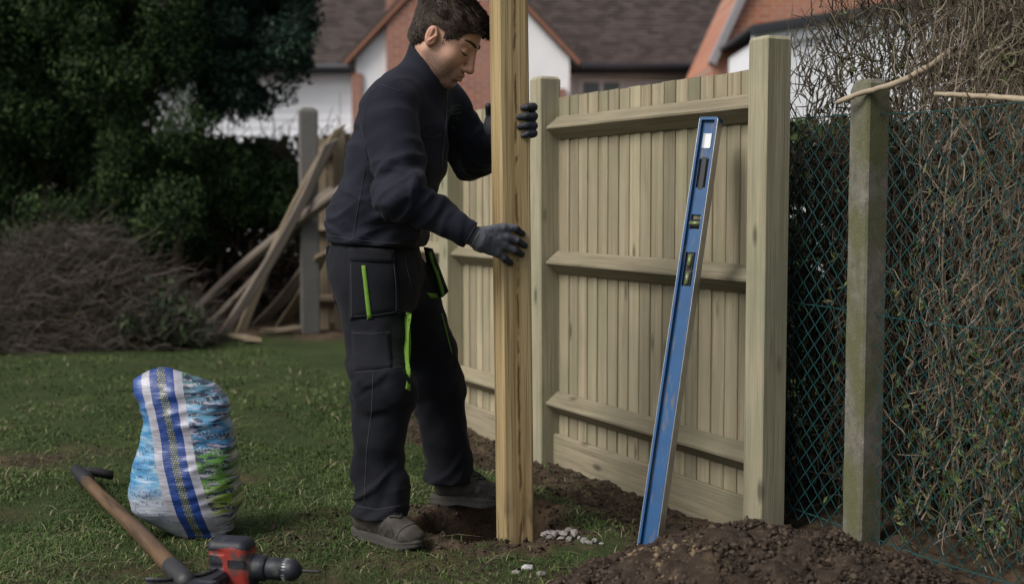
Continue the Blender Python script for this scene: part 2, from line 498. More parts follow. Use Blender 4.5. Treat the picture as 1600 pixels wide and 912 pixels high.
# soil crumbs round the hole and along the fence
ico = None
def icosa():
    p = (1 + 5 ** .5) / 2
    V = np.array([[-1, p, 0], [1, p, 0], [-1, -p, 0], [1, -p, 0], [0, -1, p], [0, 1, p], [0, -1, -p], [0, 1, -p], [p, 0, -1], [p, 0, 1], [-p, 0, -1], [-p, 0, 1]]) / math.hypot(1, p)
    F = np.array([[0, 11, 5], [0, 5, 1], [0, 1, 7], [0, 7, 10], [0, 10, 11], [1, 5, 9], [5, 11, 4], [11, 10, 2], [10, 7, 6], [7, 1, 8], [3, 9, 4], [3, 4, 2], [3, 2, 6], [3, 6, 8], [3, 8, 9], [4, 9, 5], [2, 4, 11], [6, 2, 10], [8, 6, 7], [9, 8, 1]])
    return V, F
def lumps(C, R, flat=.75):
    v = np.array([[1, 0, 0], [0, 1, 0], [-1, 0, 0], [0, -1, 0], [0, 0, 1], [0, 0, -1.]]); n = len(C)
    f = np.array([[0, 1, 4], [1, 2, 4], [2, 3, 4], [3, 0, 4], [1, 0, 5], [2, 1, 5], [3, 2, 5], [0, 3, 5]])
    a = RNG.uniform(0, 6.3, n); cs, sn = np.cos(a), np.sin(a)
    V = (v[None] + RNG.normal(0, .30, (n, 6, 3))) * RNG.uniform(.6, 1.4, (n, 1, 3)) * R[:, None, None]
    V = np.stack([V[:, :, 0] * cs[:, None] - V[:, :, 1] * sn[:, None], V[:, :, 0] * sn[:, None] + V[:, :, 1] * cs[:, None], V[:, :, 2]], 2)
    V[:, :, 2] *= flat; V = V + C[:, None, :]
    F = (np.arange(n)[:, None, None] * 6 + f[None]).reshape(-1, 3)
    return V.reshape(-1, 3), F, np.repeat(RNG.random(n), 6)
M_CLOD = leafy('soil_crumbs', [(.020, .014, .011), (.036, .026, .020), (.058, .043, .032), (.080, .060, .044), (.19, .14, .085)], .95, .1)
n = 55000
x, y = RNG.uniform(-1.0, 1.3, n), RNG.uniform(3.75, 7.2, n)
k = (RNG.random(n) < soil_mask(x, y) * .8) & (fence_tq(x, y)[1] > .0); x, y = x[k], y[k]
R = RNG.gamma(1.2, .0022, len(x)).clip(.0016, .010)
V, F, r = lumps(np.stack([x, y, gz(x, y) + R * .3], 1), R)
o = obj('soil_crumbs', mesh_np('soil_crumbs', V, F, False, {'rnd': r * .8}), M_CLOD); o['kind'] = 'stuff'
tag(o, 'loose dark soil crumbs along the fence foot and round the hole', 'soil')

# ------------------------------------------------------------------ soil heap in front of the near post
HC = np.array([0.70, 3.44])
def heap_h(x, y):
    dx, dy = x - HC[0], y - HC[1]
    a = np.sqrt((dx / np.where(dx < 0, .63, .64)) ** 2 + (dy / .48) ** 2)
    h = .205 * np.clip(1 - a ** 1.35, 0, 1) ** .9
    h = h + np.where(a < 1.1, .02 * fbm(x * 9, y * 9, x * 0, 41, 3) * sstep(1.1, .7, a), 0)
    return h - .02 * sstep(.8, 1.15, a), a
hx, hy = np.meshgrid(np.arange(-.15, 1.6, .01), np.arange(2.75, 4.05, .01), indexing='ij')
hz, ha = heap_h(hx, hy)
hz = hz + .013 * fbm(hx * 22, hy * 26, hx * 0, 43, 2) + .007 * np.abs(vnoise(hx * 75, hy * 75, hx * 0, 44))
ii = np.arange(hx.size).reshape(hx.shape)
HF = np.stack([ii[:-1, :-1], ii[1:, :-1], ii[1:, 1:], ii[:-1, 1:]], -1).reshape(-1, 4)
HF = HF[(ha.ravel()[HF] < 1.12).all(1)]
heap = thing('soil_heap', 'heap of dark crumbly dug soil in front of the nearest fence post', 'soil heap', (HC[0], HC[1], 0))
N = NM('heap_soil', .95, .1); c = N.coord()
sc = N.ramp(N.noise(c, 30, 6, .7), [(.3, (.022, .016, .012)), (.55, (.052, .038, .028)), (.8, (.11, .08, .056))])
sc = N.mix(N.ramp(N.noise(c, 5, 2), [(.58, 0.0), (.72, .6)]), sc, (.17, .12, .07))
N.col(sc); N.bump(N.noise(c, 90, 4, .7), 1.0, .01)
obj('mound', mesh_np('mound', np.stack([hx, hy, hz], -1), HF, True), N.m, heap)
n = 62000
x, y = RNG.uniform(-.05, 1.5, n), RNG.uniform(2.8, 4.05, n)
h, a = heap_h(x, y); k = a < 1.06; x, y, h = x[k], y[k], h[k]
R = RNG.gamma(1.5, .0022, len(x)).clip(.0020, .0105)
V, F, r = lumps(np.stack([x, y, h + R * .35], 1), R, .8)
pale = sstep(.13, .06, np.hypot(np.repeat(x, 6) - .42, (np.repeat(y, 6) - 3.42) * .6)) * .55
cl = obj('clods', mesh_np('clods', V, F, False, {'rnd': np.clip(r * .75 + pale * np.repeat(RNG.random(len(x)) < .7, 6), 0, 1)}), M_CLOD, heap); cl['kind'] = 'stuff'

# ------------------------------------------------------------------ wooden fence
def oct_sec(w, ch, d=None):
    d = d or w; a, b = w / 2, d / 2
    return [(-a + ch, -b), (a - ch, -b), (a, -b + ch), (a, b - ch), (a - ch, b), (-a + ch, b), (-a, b - ch), (-a, -b + ch)]
def post_mesh(w, z0, z1, ch=.004, cap=.012):
    mb = MB(); s = oct_sec(w, ch)
    n = 8; V = []
    zs = [z0] + list(np.linspace(z0 + .1, z1 - cap, 10)) + [z1]
    for i, z in enumerate(zs):
        k = .80 if i == len(zs) - 1 else 1.0
        V += [[x * k, y * k, z] for x, y in s]
    F = [[i * n + j, i * n + (j + 1) % n, (i + 1) * n + (j + 1) % n, (i + 1) * n + j] for i in range(len(zs) - 1) for j in range(n)]
    F += [list(range(n))[::-1], [(len(zs) - 1) * n + j for j in range(n)]]
    return mb.add(V, F).mesh('post')
fence = thing('wooden_fence', 'new close board timber fence with three triangular rails behind the worker', 'fence', FC)
FM = frame(FC, U, NF, (0, 0, 1))                       # local x along the fence, y towards the lawn
POSTS = [0.0, 1.54, 2.55, 3.55]
pm = post_mesh(.1, -.35, 1.635)
for i, t in enumerate(POSTS):
    M = FM @ Matrix.Translation((t, 0, 0)) @ Matrix.Rotation(math.radians([0, .4, -.3, .2][i]), 4, 'Y')
    obj('post', pm, M_POST, fence, M)
def board_mesh(h):
    # feather edge: 100 mm wide, 12 mm to 5 mm, length along z
    mb = MB(); V = []; zs = np.linspace(0, h, 6)
    for z in zs: V += [[-.05, .0, z], [.05, .0, z], [.05, .004, z], [-.046, .010, z], [-.05, .008, z]]
    n = 5
    F = [[i * n + j, i * n + (j + 1) % n, (i + 1) * n + (j + 1) % n, (i + 1) * n + j] for i in range(5) for j in range(n)]
    F += [list(range(n))[::-1], [5 * n + j for j in range(n)]]
    return mb.add(V, F).mesh('board')
bm_ = board_mesh(1.475)
def rail_mesh(L):
    mb = MB(); h = L / 2
    sec = [(-.05, 0), (.05, 0), (.047, .006), (.004, .060), (-.004, .060), (-.047, .006)]
    V = []; zs = np.linspace(-h, h, 12)
    for z in zs: V += [[a, b, z] for a, b in sec]
    n = 6
    F = [[i * n + j, i * n + (j + 1) % n, (i + 1) * n + (j + 1) % n, (i + 1) * n + j] for i in range(11) for j in range(n)]
    F += [list(range(n))[::-1], [11 * n + j for j in range(n)]]
    return mb.add(V, F).mesh('arris_rail')
for b in range(3):
    t0, t1 = POSTS[b] + .05, POSTS[b + 1] - .05
    nb = max(3, round((t1 - t0) / .078)); pit = (t1 - t0) / nb
    for i in range(nb):
        t = t0 + pit * (i + .5)
        z = .07 + random.uniform(-.0025, .0025)
        M = FM @ Matrix.Translation((t, -.046 + random.uniform(0, .003), z)) @ Matrix.Rotation(random.gauss(0, .0022), 4, 'Y') @ Matrix.Rotation(-.03, 4, 'Z')
        obj('board', bm_, M_FENCE, fence, M)
    rm = rail_mesh(t1 - t0 - .004)
    for z in (1.412, .83, .212):
        # rail: local z along the fence, local x up, local y towards the lawn
        M = FM @ Matrix.Translation(((t0 + t1) / 2, -.031, z)) @ frame((0, 0, 0), (0, 0, 1), (0, 1, 0), (-1, 0, 0))
        obj('arris_rail', rm, M_RAIL, fence, M)
    gmb = MB().prism(oct_sec(.15, .003, .022), -(t1 - t0) / 2 + .002, (t1 - t0) / 2 - .002)
    M = FM @ Matrix.Translation(((t0 + t1) / 2, -.022, .0)) @ frame((0, 0, 0), (0, 0, 1), (0, 1, 0), (-1, 0, 0))
    obj('gravel_board', gmb.mesh('gravel_board'), M_RAIL, fence, M)
# ------------------------------------------------------------------ the post being set
PY = math.radians(19)
HPU = np.array([-math.sin(PY), math.cos(PY), 0]); HPN = np.array([-math.cos(PY), -math.sin(PY), 0])
KC = np.array([-.0205, 4.10, 0.0])                     # its nearest corner at ground height
HPC = KC - .05 * HPN + .05 * HPU
TILT = math.radians(.75)
N = NM('new_post_wood', .75, .25); c = N.coord()
g = N.noise(N.scale(c, (26, 26, .55)), 1.6, 5, .6, .8)
base = N.ramp(g, [(.28, (.235, .160, .070)), (.5, (.38, .285, .142)), (.7, (.49, .385, .215))])
f = N.noise(N.scale(c, (150, 150, 1.6)), 1.4, 3)
base = N.mix(N.ramp(f, [(.46, 0.0), (.66, .75)]), base, (.15, .095, .042))
sx, sy, sz = N.sep(c)
wob = N.math('MULTIPLY', N.math('SUBTRACT', N.noise(N.scale(c, (1, 1, 5)), 1.5, 4), .5), .022)
dx = N.math('ABSOLUTE', N.math('SUBTRACT', N.math('ADD', sx, wob), .004))
brk = N.ramp(N.noise(N.scale(c, (4, 4, 7)), 1.6, 3), [(.42, 0.0), (.52, 1.0)])
pith = N.math('MULTIPLY', N.ramp(dx, [(.0016, 1.0), (.0055, 0.0)]), brk)
base = N.mix(N.math('MULTIPLY', N.ramp(dx, [(.002, 1.0), (.016, 0.0)]), .45), base, (.24, .145, .055))
base = N.mix(N.math('MULTIPLY', pith, .85), base, (.075, .042, .016))
stain = N.math('MULTIPLY', N.ramp(sz, [(-.05, 1.0), (.2, 0.0)]), N.ramp(N.noise(N.scale(c, (16, 16, 4)), 1.8, 3), [(.5, 0.0), (.62, 1.0)]))
base = N.mix(N.math('MULTIPLY', stain, .8), base, (.055, .035, .022))
N.col(base); N.bump(N.math('SUBTRACT', g, pith), .5, .004)
hp = obj('timber_post', post_mesh(.1, -.31, 2.35, .005), N.m,
         None, frame(HPC, -HPN, HPU, (0, 0, 1)) @ Matrix.Rotation(-TILT, 4, 'Y'))
tag(hp, 'upright new yellowish timber post standing in the hole, held by the worker', 'post')

# ------------------------------------------------------------------ spirit level leaning on the fence
lb = on_ground(1014, 858, -.02); lt = W(1111, 189, 4.385)
ax = unit(lt - lb); Ln = np.linalg.norm(lt - lb)
fn = unit(np.array([-.50, -.865, 0])); fn = unit(fn - ax * np.dot(fn, ax))
LM = frame(lb, np.cross(fn, ax) * -1, -fn, ax)           # local x to the right across the blue face, -y out of it
LM = frame(lb, unit(np.cross(ax, fn)), -fn, ax)
level = thing('spirit_level', 'long blue spirit level with silver edges leaning against the fence rail', 'spirit level', lb)
N = NM('level_blue_paint', .5, .3); c = N.coord()
sc_ = N.ramp(N.noise(N.scale(c, (30, 30, 6)), 2, 5, .7), [(.54, 0.0), (.64, 1.0)])
N.col(N.mix(N.math('MULTIPLY', sc_, .7), N.ramp(N.noise(c, 8, 3), [(.3, (.003, .050, .150)), (.7, (.004, .075, .205))]), (.11, .10, .10)))
M_BLUE = N.m
M_ALU = plain('level_aluminium', (.42, .42, .43), .38, .5, .8, .25, 25, .05)
M_BLACK = plain('black_rubber', (.012, .012, .014), .6, .4)
M_VIAL = plain('vial_liquid', (.13, .16, .06), .12, .6, 0, .05)
M_LABEL = plain('white_label', (.62, .64, .66), .5, .3, 0, .15)
WB, DE = .068, .046
def web_face():
    mb = MB()
    holes = [(.60 * Ln, .68 * Ln), (.835 * Ln, .905 * Ln), (.735 * Ln, .77 * Ln), ]
    cuts = sorted([0.0, Ln] + [h for q in holes for h in q])
    hw = WB / 2 - .006
    for i in range(len(cuts) - 1):
        z0, z1 = cuts[i], cuts[i + 1]
        if any(abs(z0 - q[0]) < 1e-6 for q in holes):
            mb.box(-hw, -hw + .011, -.010, .010, z0, z1); mb.box(hw - .011, hw, -.010, .010, z0, z1)
        else:
            mb.box(-hw, hw, -.010, .010, z0, z1)
    return mb.mesh('web'), holes
wm, HO = web_face()
obj('web', wm, M_BLUE, level, LM)
for sx_ in (-1, 1):
    a = sx_ * (WB / 2 - .003)
    obj('edge_rail', MB().prism(oct_sec(.006, .001, DE), 0, Ln).mesh(), M_ALU, level, LM @ Matrix.Translation((a, 0, 0)))
    obj('edge_trim', MB().box(-.004, .004, -.001, .001, .004, Ln - .004).mesh(), M_BLUE, level, LM @ Matrix.Translation((a - sx_ * .0035, -DE / 2 - .0012, 0)))
for z in (0, Ln):
    obj('end_cap', MB().prism(oct_sec(WB + .002, .004, DE + .002), -.004 if z else -.001, .006 if z else .012).mesh(), M_BLACK if not z else M_BLUE, level, LM @ Matrix.Translation((0, 0, z)))
mz = (HO[0][0] + HO[0][1]) / 2
def vial(z, rot):
    M = LM @ Matrix.Translation((0, 0, z)) @ Matrix.Rotation(rot, 4, 'Y')
    fr = obj('vial_mount', MB().prism(oct_sec(.032, .006, .016), -.028, .028).mesh(), M_BLACK, level, M)
    obj('vial', MB().tube([(0, -.009, -.02), (0, -.009, 0), (0, -.009, .02)], .0075, 10).mesh(smooth=True), M_VIAL, fr, M)
vial(HO[2][0] + .02, math.pi / 2)
vial(HO[0][0] + .025, .0)
vial(HO[0][1] - .03, .0)
obj('grip_insert', MB().prism(oct_sec(.040, .012, .022), HO[1][0] - .006, HO[1][1] + .006).mesh(), M_BLACK, level, LM)
obj('label', MB().prism(oct_sec(.030, .006, .001), -.026, .026).mesh(), M_LABEL, level, LM @ Matrix.Translation((.002, -.0115, Ln - .075)))

# ------------------------------------------------------------------ concrete posts
N = NM('concrete', .92, .2); c = N.coord(True)
b_ = N.ramp(N.noise(c, 40, 6, .7), [(.3, (.10, .095, .080)), (.6, (.185, .172, .145)), (.8, (.30, .285, .25))])
b_ = N.mix(N.ramp(N.noise(N.scale(c, (6, 6, 2.5)), 1.5, 4), [(.38, 0.0), (.58, .8)]), b_, (.095, .10, .042))
N.col(b_); N.bump(N.noise(c, 130, 5, .7), .7, .005)
M_CONC = N.m
def concrete_post(w, h, seed):
    n = 8; V = []; s = oct_sec(w, w * .07)
    zs = list(np.linspace(-.3, h - .035, 26)) + [h - .015, h]
    for i, z in enumerate(zs):
        k = 1.0 if i < 26 else (.86 if i == 26 else .5)
        for j, (x, y) in enumerate(s):
            e = .0022 * float(vnoise(np.array(x * 30), np.array(y * 30), np.array(z * 22.0), seed))
            V.append([x * (k + e * 10), y * (k + e * 10), z])
    F = [[i * n + j, i * n + (j + 1) % n, (i + 1) * n + (j + 1) % n, (i + 1) * n + j] for i in range(len(zs) - 1) for j in range(n)]
    F += [list(range(n))[::-1], [(len(zs) - 1) * n + j for j in range(n)]]
    return MB().add(V, F).mesh('concrete_post')
CPR = np.array([1.115, 4.02, 0.0])
o = obj('concrete_post', concrete_post(.088, 1.475, 3), M_CONC, None, frame(CPR, -NF, U, (0, 0, 1)))
tag(o, 'mossy concrete post carrying the green chain link mesh', 'post')
cpl = on_ground(485, 520)
o = obj('concrete_post', concrete_post(.15, 1.86, 4), plain('grey_concrete', (.135, .128, .118), .9, .2, 0, .2, 30), None, frame((cpl[0], cpl[1], 0), unit((1, .25, 0)), unit((-.25, 1, 0)), (0, 0, 1)))
tag(o, 'grey concrete post behind the worker with broken timbers leaning on it', 'post')

# ------------------------------------------------------------------ chain link fence
cl_f = thing('chain_link_fence', 'sagging dark green chain link mesh on the right boundary', 'chain link fence', CPR)
CO = CPR + NF * -.006
M_WIRE = plain('green_plastic_wire', (.010, .065, .066), .45, .4, 0, .3, 20)
P_ = .0333; HT = 1.355
lines = []; T0, T1 = -2.3, 1.5
nz = int(HT / P_)
for k, t in enumerate(np.arange(T0, T1, P_)):
    if -.052 - P_ < t < .048: continue
    z = np.arange(nz + 1) * P_
    off = np.where((np.arange(nz + 1) + k) % 2 == 0, 0, P_)
    tt = t + off + .012 * vnoise(z * 2.2, z * 0 + t * 2.0, z * 0, 51)
    qq = .018 * vnoise(z * 1.5, z * 0 + t * 1.5, z * 0, 52) + np.where((np.arange(nz + 1) + k) % 2 == 0, .0015, -.0015)
    zz = z + .02 + .012 * vnoise(z * 2, z * 0 + t * 2.2, z * 0, 53)
    lines.append(CO[None] + U[None] * tt[:, None] + NF[None] * qq[:, None] + np.array([0, 0, 1.]) * zz[:, None])
V, F, r = many_tubes(np.array(lines), np.full((len(lines), nz + 1), .0021), 4)
o = obj('mesh_wire', mesh_np('mesh_wire', V, F, True, {'rnd': r}), M_WIRE, cl_f); o['kind'] = 'stuff'
for z in (.04, HT * .55, HT + .012):
    for ts in (np.linspace(T0, -.044, 20), np.linspace(.044, T1, 16)):
      pts = CO[None] + U[None] * ts[:, None] + np.array([0, 0, 1.]) * (z + .008 * np.sin(ts * 5))[:, None] + NF[None] * .004
      obj('line_wire', MB().tube(pts, .0019, 5).mesh(smooth=True), M_WIRE, cl_f)

# ------------------------------------------------------------------ right-hand shrubs
M_TWIG = leafy('brown_twigs', [(.050, .040, .030), (.11, .086, .066), (.18, .145, .11), (.28, .23, .175), (.11, .11, .05)], .85, .15)
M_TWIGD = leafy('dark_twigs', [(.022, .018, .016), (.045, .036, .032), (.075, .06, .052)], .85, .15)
M_TWIGM = leafy('olive_twigs', [(.035, .030, .022), (.075, .060, .042), (.12, .10, .065)], .85, .15)
M_SHLEAF = leafy('shrub_leaves', [(.035, .060, .014), (.065, .11, .024), (.10, .15, .035), (.13, .135, .05), (.17, .13, .075)], .6, .25)
def walk(P0, D0, m, step, wander, curl, rise=0.0):
    P = [P0]; D = D0 / np.linalg.norm(D0, axis=1)[:, None]
    for i in range(m - 1):
        D = D + RNG.normal(0, wander, D.shape) + np.array([0, 0, rise]); D /= np.linalg.norm(D, axis=1)[:, None]
        P.append(P[-1] + D * step[:, None])
    return np.stack(P, 1)
def bq(t, q, z):       # boundary coordinates of the chain link line
    t, q, z = np.broadcast_arrays(np.asarray(t, float), np.asarray(q, float), np.asarray(z, float))
    return CPR[None] + U[None] * t.ravel()[:, None] + NF[None] * q.ravel()[:, None] + np.array([0, 0, 1.]) * z.ravel()[:, None]
def behind(P):
    q = ((P - CPR) @ NF)
    return P - np.clip(q + .03, 0, None)[..., None] * NF
def shrub(name, label, t0, t1, q0, q1, h, nst, ntw, nlf, mt, hfun=None, leafz=None, group=None, matl=None, lsz=.032, twr=.0022, zbias=1.0):
    """a bush of upright stems, fine twigs and leaves between t0..t1 along the boundary and q0..q1 behind it"""
    c = bq((t0 + t1) / 2, (q0 + q1) / 2, 0)[0]
    sh = thing(name, label, 'shrub', c, group)
    H = hfun or (lambda t: np.full_like(t, h))
    t, q = RNG.uniform(t0, t1, nst), RNG.uniform(q0, min(q1, -.22), nst)
    hh = H(t) * RNG.uniform(.7, 1.0, nst)
    P = walk(bq(t, q, 0), np.tile([0, 0, 1.], (nst, 1)) + RNG.normal(0, .05, (nst, 3)), 14, hh / 13, .05, 0, .08)
    P = behind(P)
    rad = np.linspace(1, .3, 14)[None] * RNG.uniform(.0025, .006, nst)[:, None]
    V, F, r = many_tubes(P, rad, 5)
    obj('stems', mesh_np('stems', V, F, True, {'rnd': r}), mt, sh)
    t, q = RNG.uniform(t0, t1, ntw), RNG.uniform(q0, q1, ntw)
    z = H(t) * (.02 + .96 * RNG.random(ntw) ** zbias)
    D = RNG.normal(0, .42, (ntw, 3)) + np.array([0, 0, 1.15])
    P = walk(bq(t, q, z), D, 6, RNG.uniform(.018, .046, ntw), .40, 0, .12)
    P = behind(P)
    rad = np.linspace(1, .35, 6)[None] * RNG.uniform(.5, 1.6, ntw)[:, None] * twr
    V, F, r = many_tubes(P, rad, 3)
    o = obj('twigs', mesh_np('twigs', V, F, False, {'rnd': r}), mt, sh); o['kind'] = 'stuff'
    if nlf:
        k = RNG.integers(0, ntw, nlf); s = RNG.integers(1, 6, nlf)
        C = P[k, s]
        if leafz is not None:
            kk = RNG.random(nlf) < leafz(C); C = C[kk]
        o = obj('leaves', leaf_mesh('leaves', C, RNG.normal(0, .5, C.shape) + np.array([0, 0, .6]), lsz, lsz * .36), matl or M_SHLEAF, sh); o['kind'] = 'stuff'
    return sh
clump = lambda C: np.clip(.25 + 1.6 * vnoise(C[:, 0] * 6, C[:, 1] * 6, C[:, 2] * 6, 61), .02, 1) * np.clip(1.15 - .45 * C[:, 2], .15, 1)
shrub('tangled_shrub', 'tall dense brown tangled shrub behind the chain link mesh at the right edge', -1.75, -.02, -.75, -.06, 2.45, 140, 22000, 11000, M_TWIG,
      lambda t: 2.5 + 0 * t, clump, zbias=.55)
shrub('sparse_shrub', 'thin bare shrub between the nearest fence post and the mossy concrete post', .02, .62, -.62, -.10, 1.75, 36, 3400, 3600, M_TWIGM,
      lambda t: 1.78 + .2 * vnoise(t * 6, t * 0, t * 0, 5), lambda C: np.clip(.3 + vnoise(C[:, 0] * 4, C[:, 1] * 4, C[:, 2] * 4, 62), 0, .8), twr=.0026)
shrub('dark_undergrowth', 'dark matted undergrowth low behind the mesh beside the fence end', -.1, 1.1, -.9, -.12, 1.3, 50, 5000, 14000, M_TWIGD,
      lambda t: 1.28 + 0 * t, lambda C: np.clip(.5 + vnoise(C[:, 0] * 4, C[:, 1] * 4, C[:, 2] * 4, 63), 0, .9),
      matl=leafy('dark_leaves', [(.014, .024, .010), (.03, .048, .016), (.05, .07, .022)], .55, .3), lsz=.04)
shrub('leafy_bramble', 'low green leafy bramble behind the mesh at bottom right', -1.3, -.03, -.5, -.05, .9, 60, 3000, 16000, M_TWIG,
      lambda t: .8 + .2 * vnoise(t * 4, t * 0, t * 0, 7), lambda C: np.clip(.2 + 2.0 * vnoise(C[:, 0] * 8, C[:, 1] * 8, C[:, 2] * 8, 64), 0, .95), lsz=.034)
shrub('background_shrub', 'dense brown shrub further back behind the tall tangled shrub', .45, 1.5, -2.6, -1.6, 2.35, 50, 5000, 24000, M_TWIG,
      lambda t: 2.35 + 0 * t, None, matl=leafy('brown_leaves', [(.05, .05, .022), (.10, .085, .045), (.15, .12, .07), (.08, .09, .035)], .7, .2), lsz=.06, twr=.003)
# loose cut branches lying over the mesh
def branch(label, pts, r0, r1):
    P = np.array(pts); s = np.linspace(0, len(P) - 1, 22)
    Q = np.stack([np.interp(s, np.arange(len(P)), P[:, i]) for i in range(3)], 1)
    Q[1:-1] = (Q[:-2] + Q[1:-1] * 2 + Q[2:]) / 4; Q += RNG.normal(0, .0012, Q.shape)
    me = MB().tube(Q, np.linspace(r0, r1, 22) * (1 + .1 * RNG.normal(0, 1, 22)), 8).mesh(smooth=True)
    return tag(obj('branch', me, M_BRANCH, None, recentre(me, Q[0])), label, 'branch')
branch('curved bare branch resting across the mossy concrete post', [W(1308, 160, 4.02), W(1345, 146, 3.96), W(1400, 132, 3.93), W(1450, 106, 3.95), W(1490, 76, 4.02)], .0085, .011)
branch('straight pale stick poking through the shrub above the mesh', [W(1462, 147, 3.86), W(1530, 150, 3.70), W(1610, 156, 3.52), W(1700, 162, 3.40)], .0075, .010)

# ------------------------------------------------------------------ left hedge and garden waste
M_CONIF = leafy('conifer_foliage', [(.008, .015, .007), (.014, .030, .011), (.024, .048, .015), (.038, .070, .019), (.066, .096, .028)], .7, .15)
M_CONIB = leafy('blue_conifer_foliage', [(.006, .016, .011), (.012, .034, .020), (.026, .060, .034)], .6, .25)
M_BARK = plain('conifer_bark', (.10, .075, .055), .9, .15, 0, .35, 25, .5)
def conifer(name, label, lumps_, nleaf, mat, trunks, size=.075, core=True, dens=None):
    c = np.mean([l[0] for l in lumps_], 0)
    tr = thing(name, label, 'hedge' if 'hedge' in name else 'tree', (c[0], c[1], 0))
    C, Nn = [], []
    for p, r in lumps_:
        d = RNG.normal(0, 1, (nleaf, 3)); d /= np.linalg.norm(d, axis=1)[:, None]
        d[:, 1] = np.where(RNG.random(nleaf) < .75, -np.abs(d[:, 1]), d[:, 1])
        rr = r * RNG.uniform(.55, 1.05, (nleaf, 1)) * (1 + .25 * vnoise(d[:, 0] * 3, d[:, 1] * 3, d[:, 2] * 3, int(abs(p[0] * 100)))[:, None])
        C.append(p + d * rr * np.array([1, .8, 1])); Nn.append(d)
    C, Nn = np.concatenate(C), np.concatenate(Nn)
    if dens is not None:
        k = RNG.random(len(C)) < dens(C); C, Nn = C[k], Nn[k]
    k = C[:, 2] > .02; C, Nn = C[k], Nn[k]
    me = leaf_mesh('foliage', C, Nn, size, size * .38, 0, .7, (0, -.3, -.9))
    o = obj('crown', me, mat, tr); o['kind'] = 'stuff'
    for (a, b, r) in trunks:
        s = np.linspace(0, 1, 9)[:, None]
        P = a + (b - a) * s; P[1:-1] += RNG.normal(0, .025, (7, 3))
        obj('trunk', MB().tube(P, np.linspace(r, r * .6, 9), 8).mesh(smooth=True), M_BARK, tr)
    return tr
def lump_field(poly, D0, D1, n, r0, r1):
    """random clumps inside a photo outline, at depths D0..D1"""
    poly = np.array(poly, float); out = []
    while len(out) < n:
        p = np.array([RNG.uniform(poly[:, 0].min(), poly[:, 0].max()), RNG.uniform(poly[:, 1].min(), poly[:, 1].max())])
        ins = False
        for i in range(len(poly)):
            a, b = poly[i], poly[i - 1]
            if (a[1] > p[1]) != (b[1] > p[1]) and p[0] < (b[0] - a[0]) * (p[1] - a[1]) / (b[1] - a[1]) + a[0]: ins = not ins
        if ins: out.append((W(p[0], p[1], RNG.uniform(D0, D1)), RNG.uniform(r0, r1)))
    return out
L1 = lump_field([(-420, -160), (330, -160), (335, 100), (315, 330), (200, 385), (-420, 400)], 10.5, 11.6, 175, .20, .40)
tk = [(W(265, 470, 11.2) * [1, 1, 0], W(285, 250, 11.3), .055), (W(282, 470, 11.25) * [1, 1, 0], W(262, 250, 11.4), .04), (W(60, 470, 11.4) * [1, 1, 0], W(70, 150, 11.4), .09), (W(160, 470, 11.4) * [1, 1, 0], W(150, 150, 11.4), .07)]
conifer('conifer_hedge', 'tall dark green conifer hedge filling the left side of the garden', L1, 1350, M_CONIF, tk, .042)
L2 = lump_field([(250, -140), (470, -140), (474, 50), (462, 80), (400, 85), (330, 110), (280, 150)], 10.9, 12.4, 75, .14, .26)
L2 += lump_field([(310, 95), (462, 85), (474, 130), (445, 165), (320, 192)], 11.0, 11.8, 30, .12, .2)
dens2 = lambda C: np.where(C[:, 2] < 1.1 + 205 / 2000 * C[:, 1], .20, 1.0)
conifer('overhanging_conifer', 'bluish conifer with feathery branches overhanging the white boarded wall', L2, 1300, M_CONIB, [(W(285, 480, 12.2) * [1, 1, 0], W(330, 20, 12.0), .035)], .055, dens=dens2)
L3 = lump_field([(290, 238), (455, 238), (450, 320), (380, 370), (300, 400), (240, 400)], 11.2, 11.9, 30, .16, .26)
L3 = [(p, min(r, 1.1 + 103 / 2000 * p[1] - p[2] + .05)) if p[2] + r > 1.1 + 103 / 2000 * p[1] else (p, r) for p, r in L3]
conifer('clipped_hedge', 'low flat topped dark hedge under the white boarded wall', L3, 1300, M_CONIF, [(W(335, 480, 11.6) * [1, 1, 0], W(350, 300, 11.7), .035)], .065)
# dead brown interior of the hedge
n = 3000
P0 = np.stack([RNG.uniform(-4.6, -1.55, n), RNG.uniform(11.4, 12.7, n), RNG.uniform(0, 1.6, n)], 1)
P = walk(P0, RNG.normal(0, .6, (n, 3)) + np.array([0, 0, .4]), 6, RNG.uniform(.05, .12, n), .35, 0)
V, F, r = many_tubes(P, np.linspace(1, .4, 6)[None] * RNG.uniform(.003, .009, n)[:, None], 3)
dead = thing('dead_undergrowth', 'dead brown twigs under the clipped hedge beside the leaning timbers', 'undergrowth', (-2.4, 12, 0))
o = obj('twigs', mesh_np('twigs', V, F, False, {'rnd': r}), leafy('dead_twigs', [(.03, .022, .017), (.06, .042, .032), (.09, .065, .05)], .9, .1), dead); o['kind'] = 'stuff'
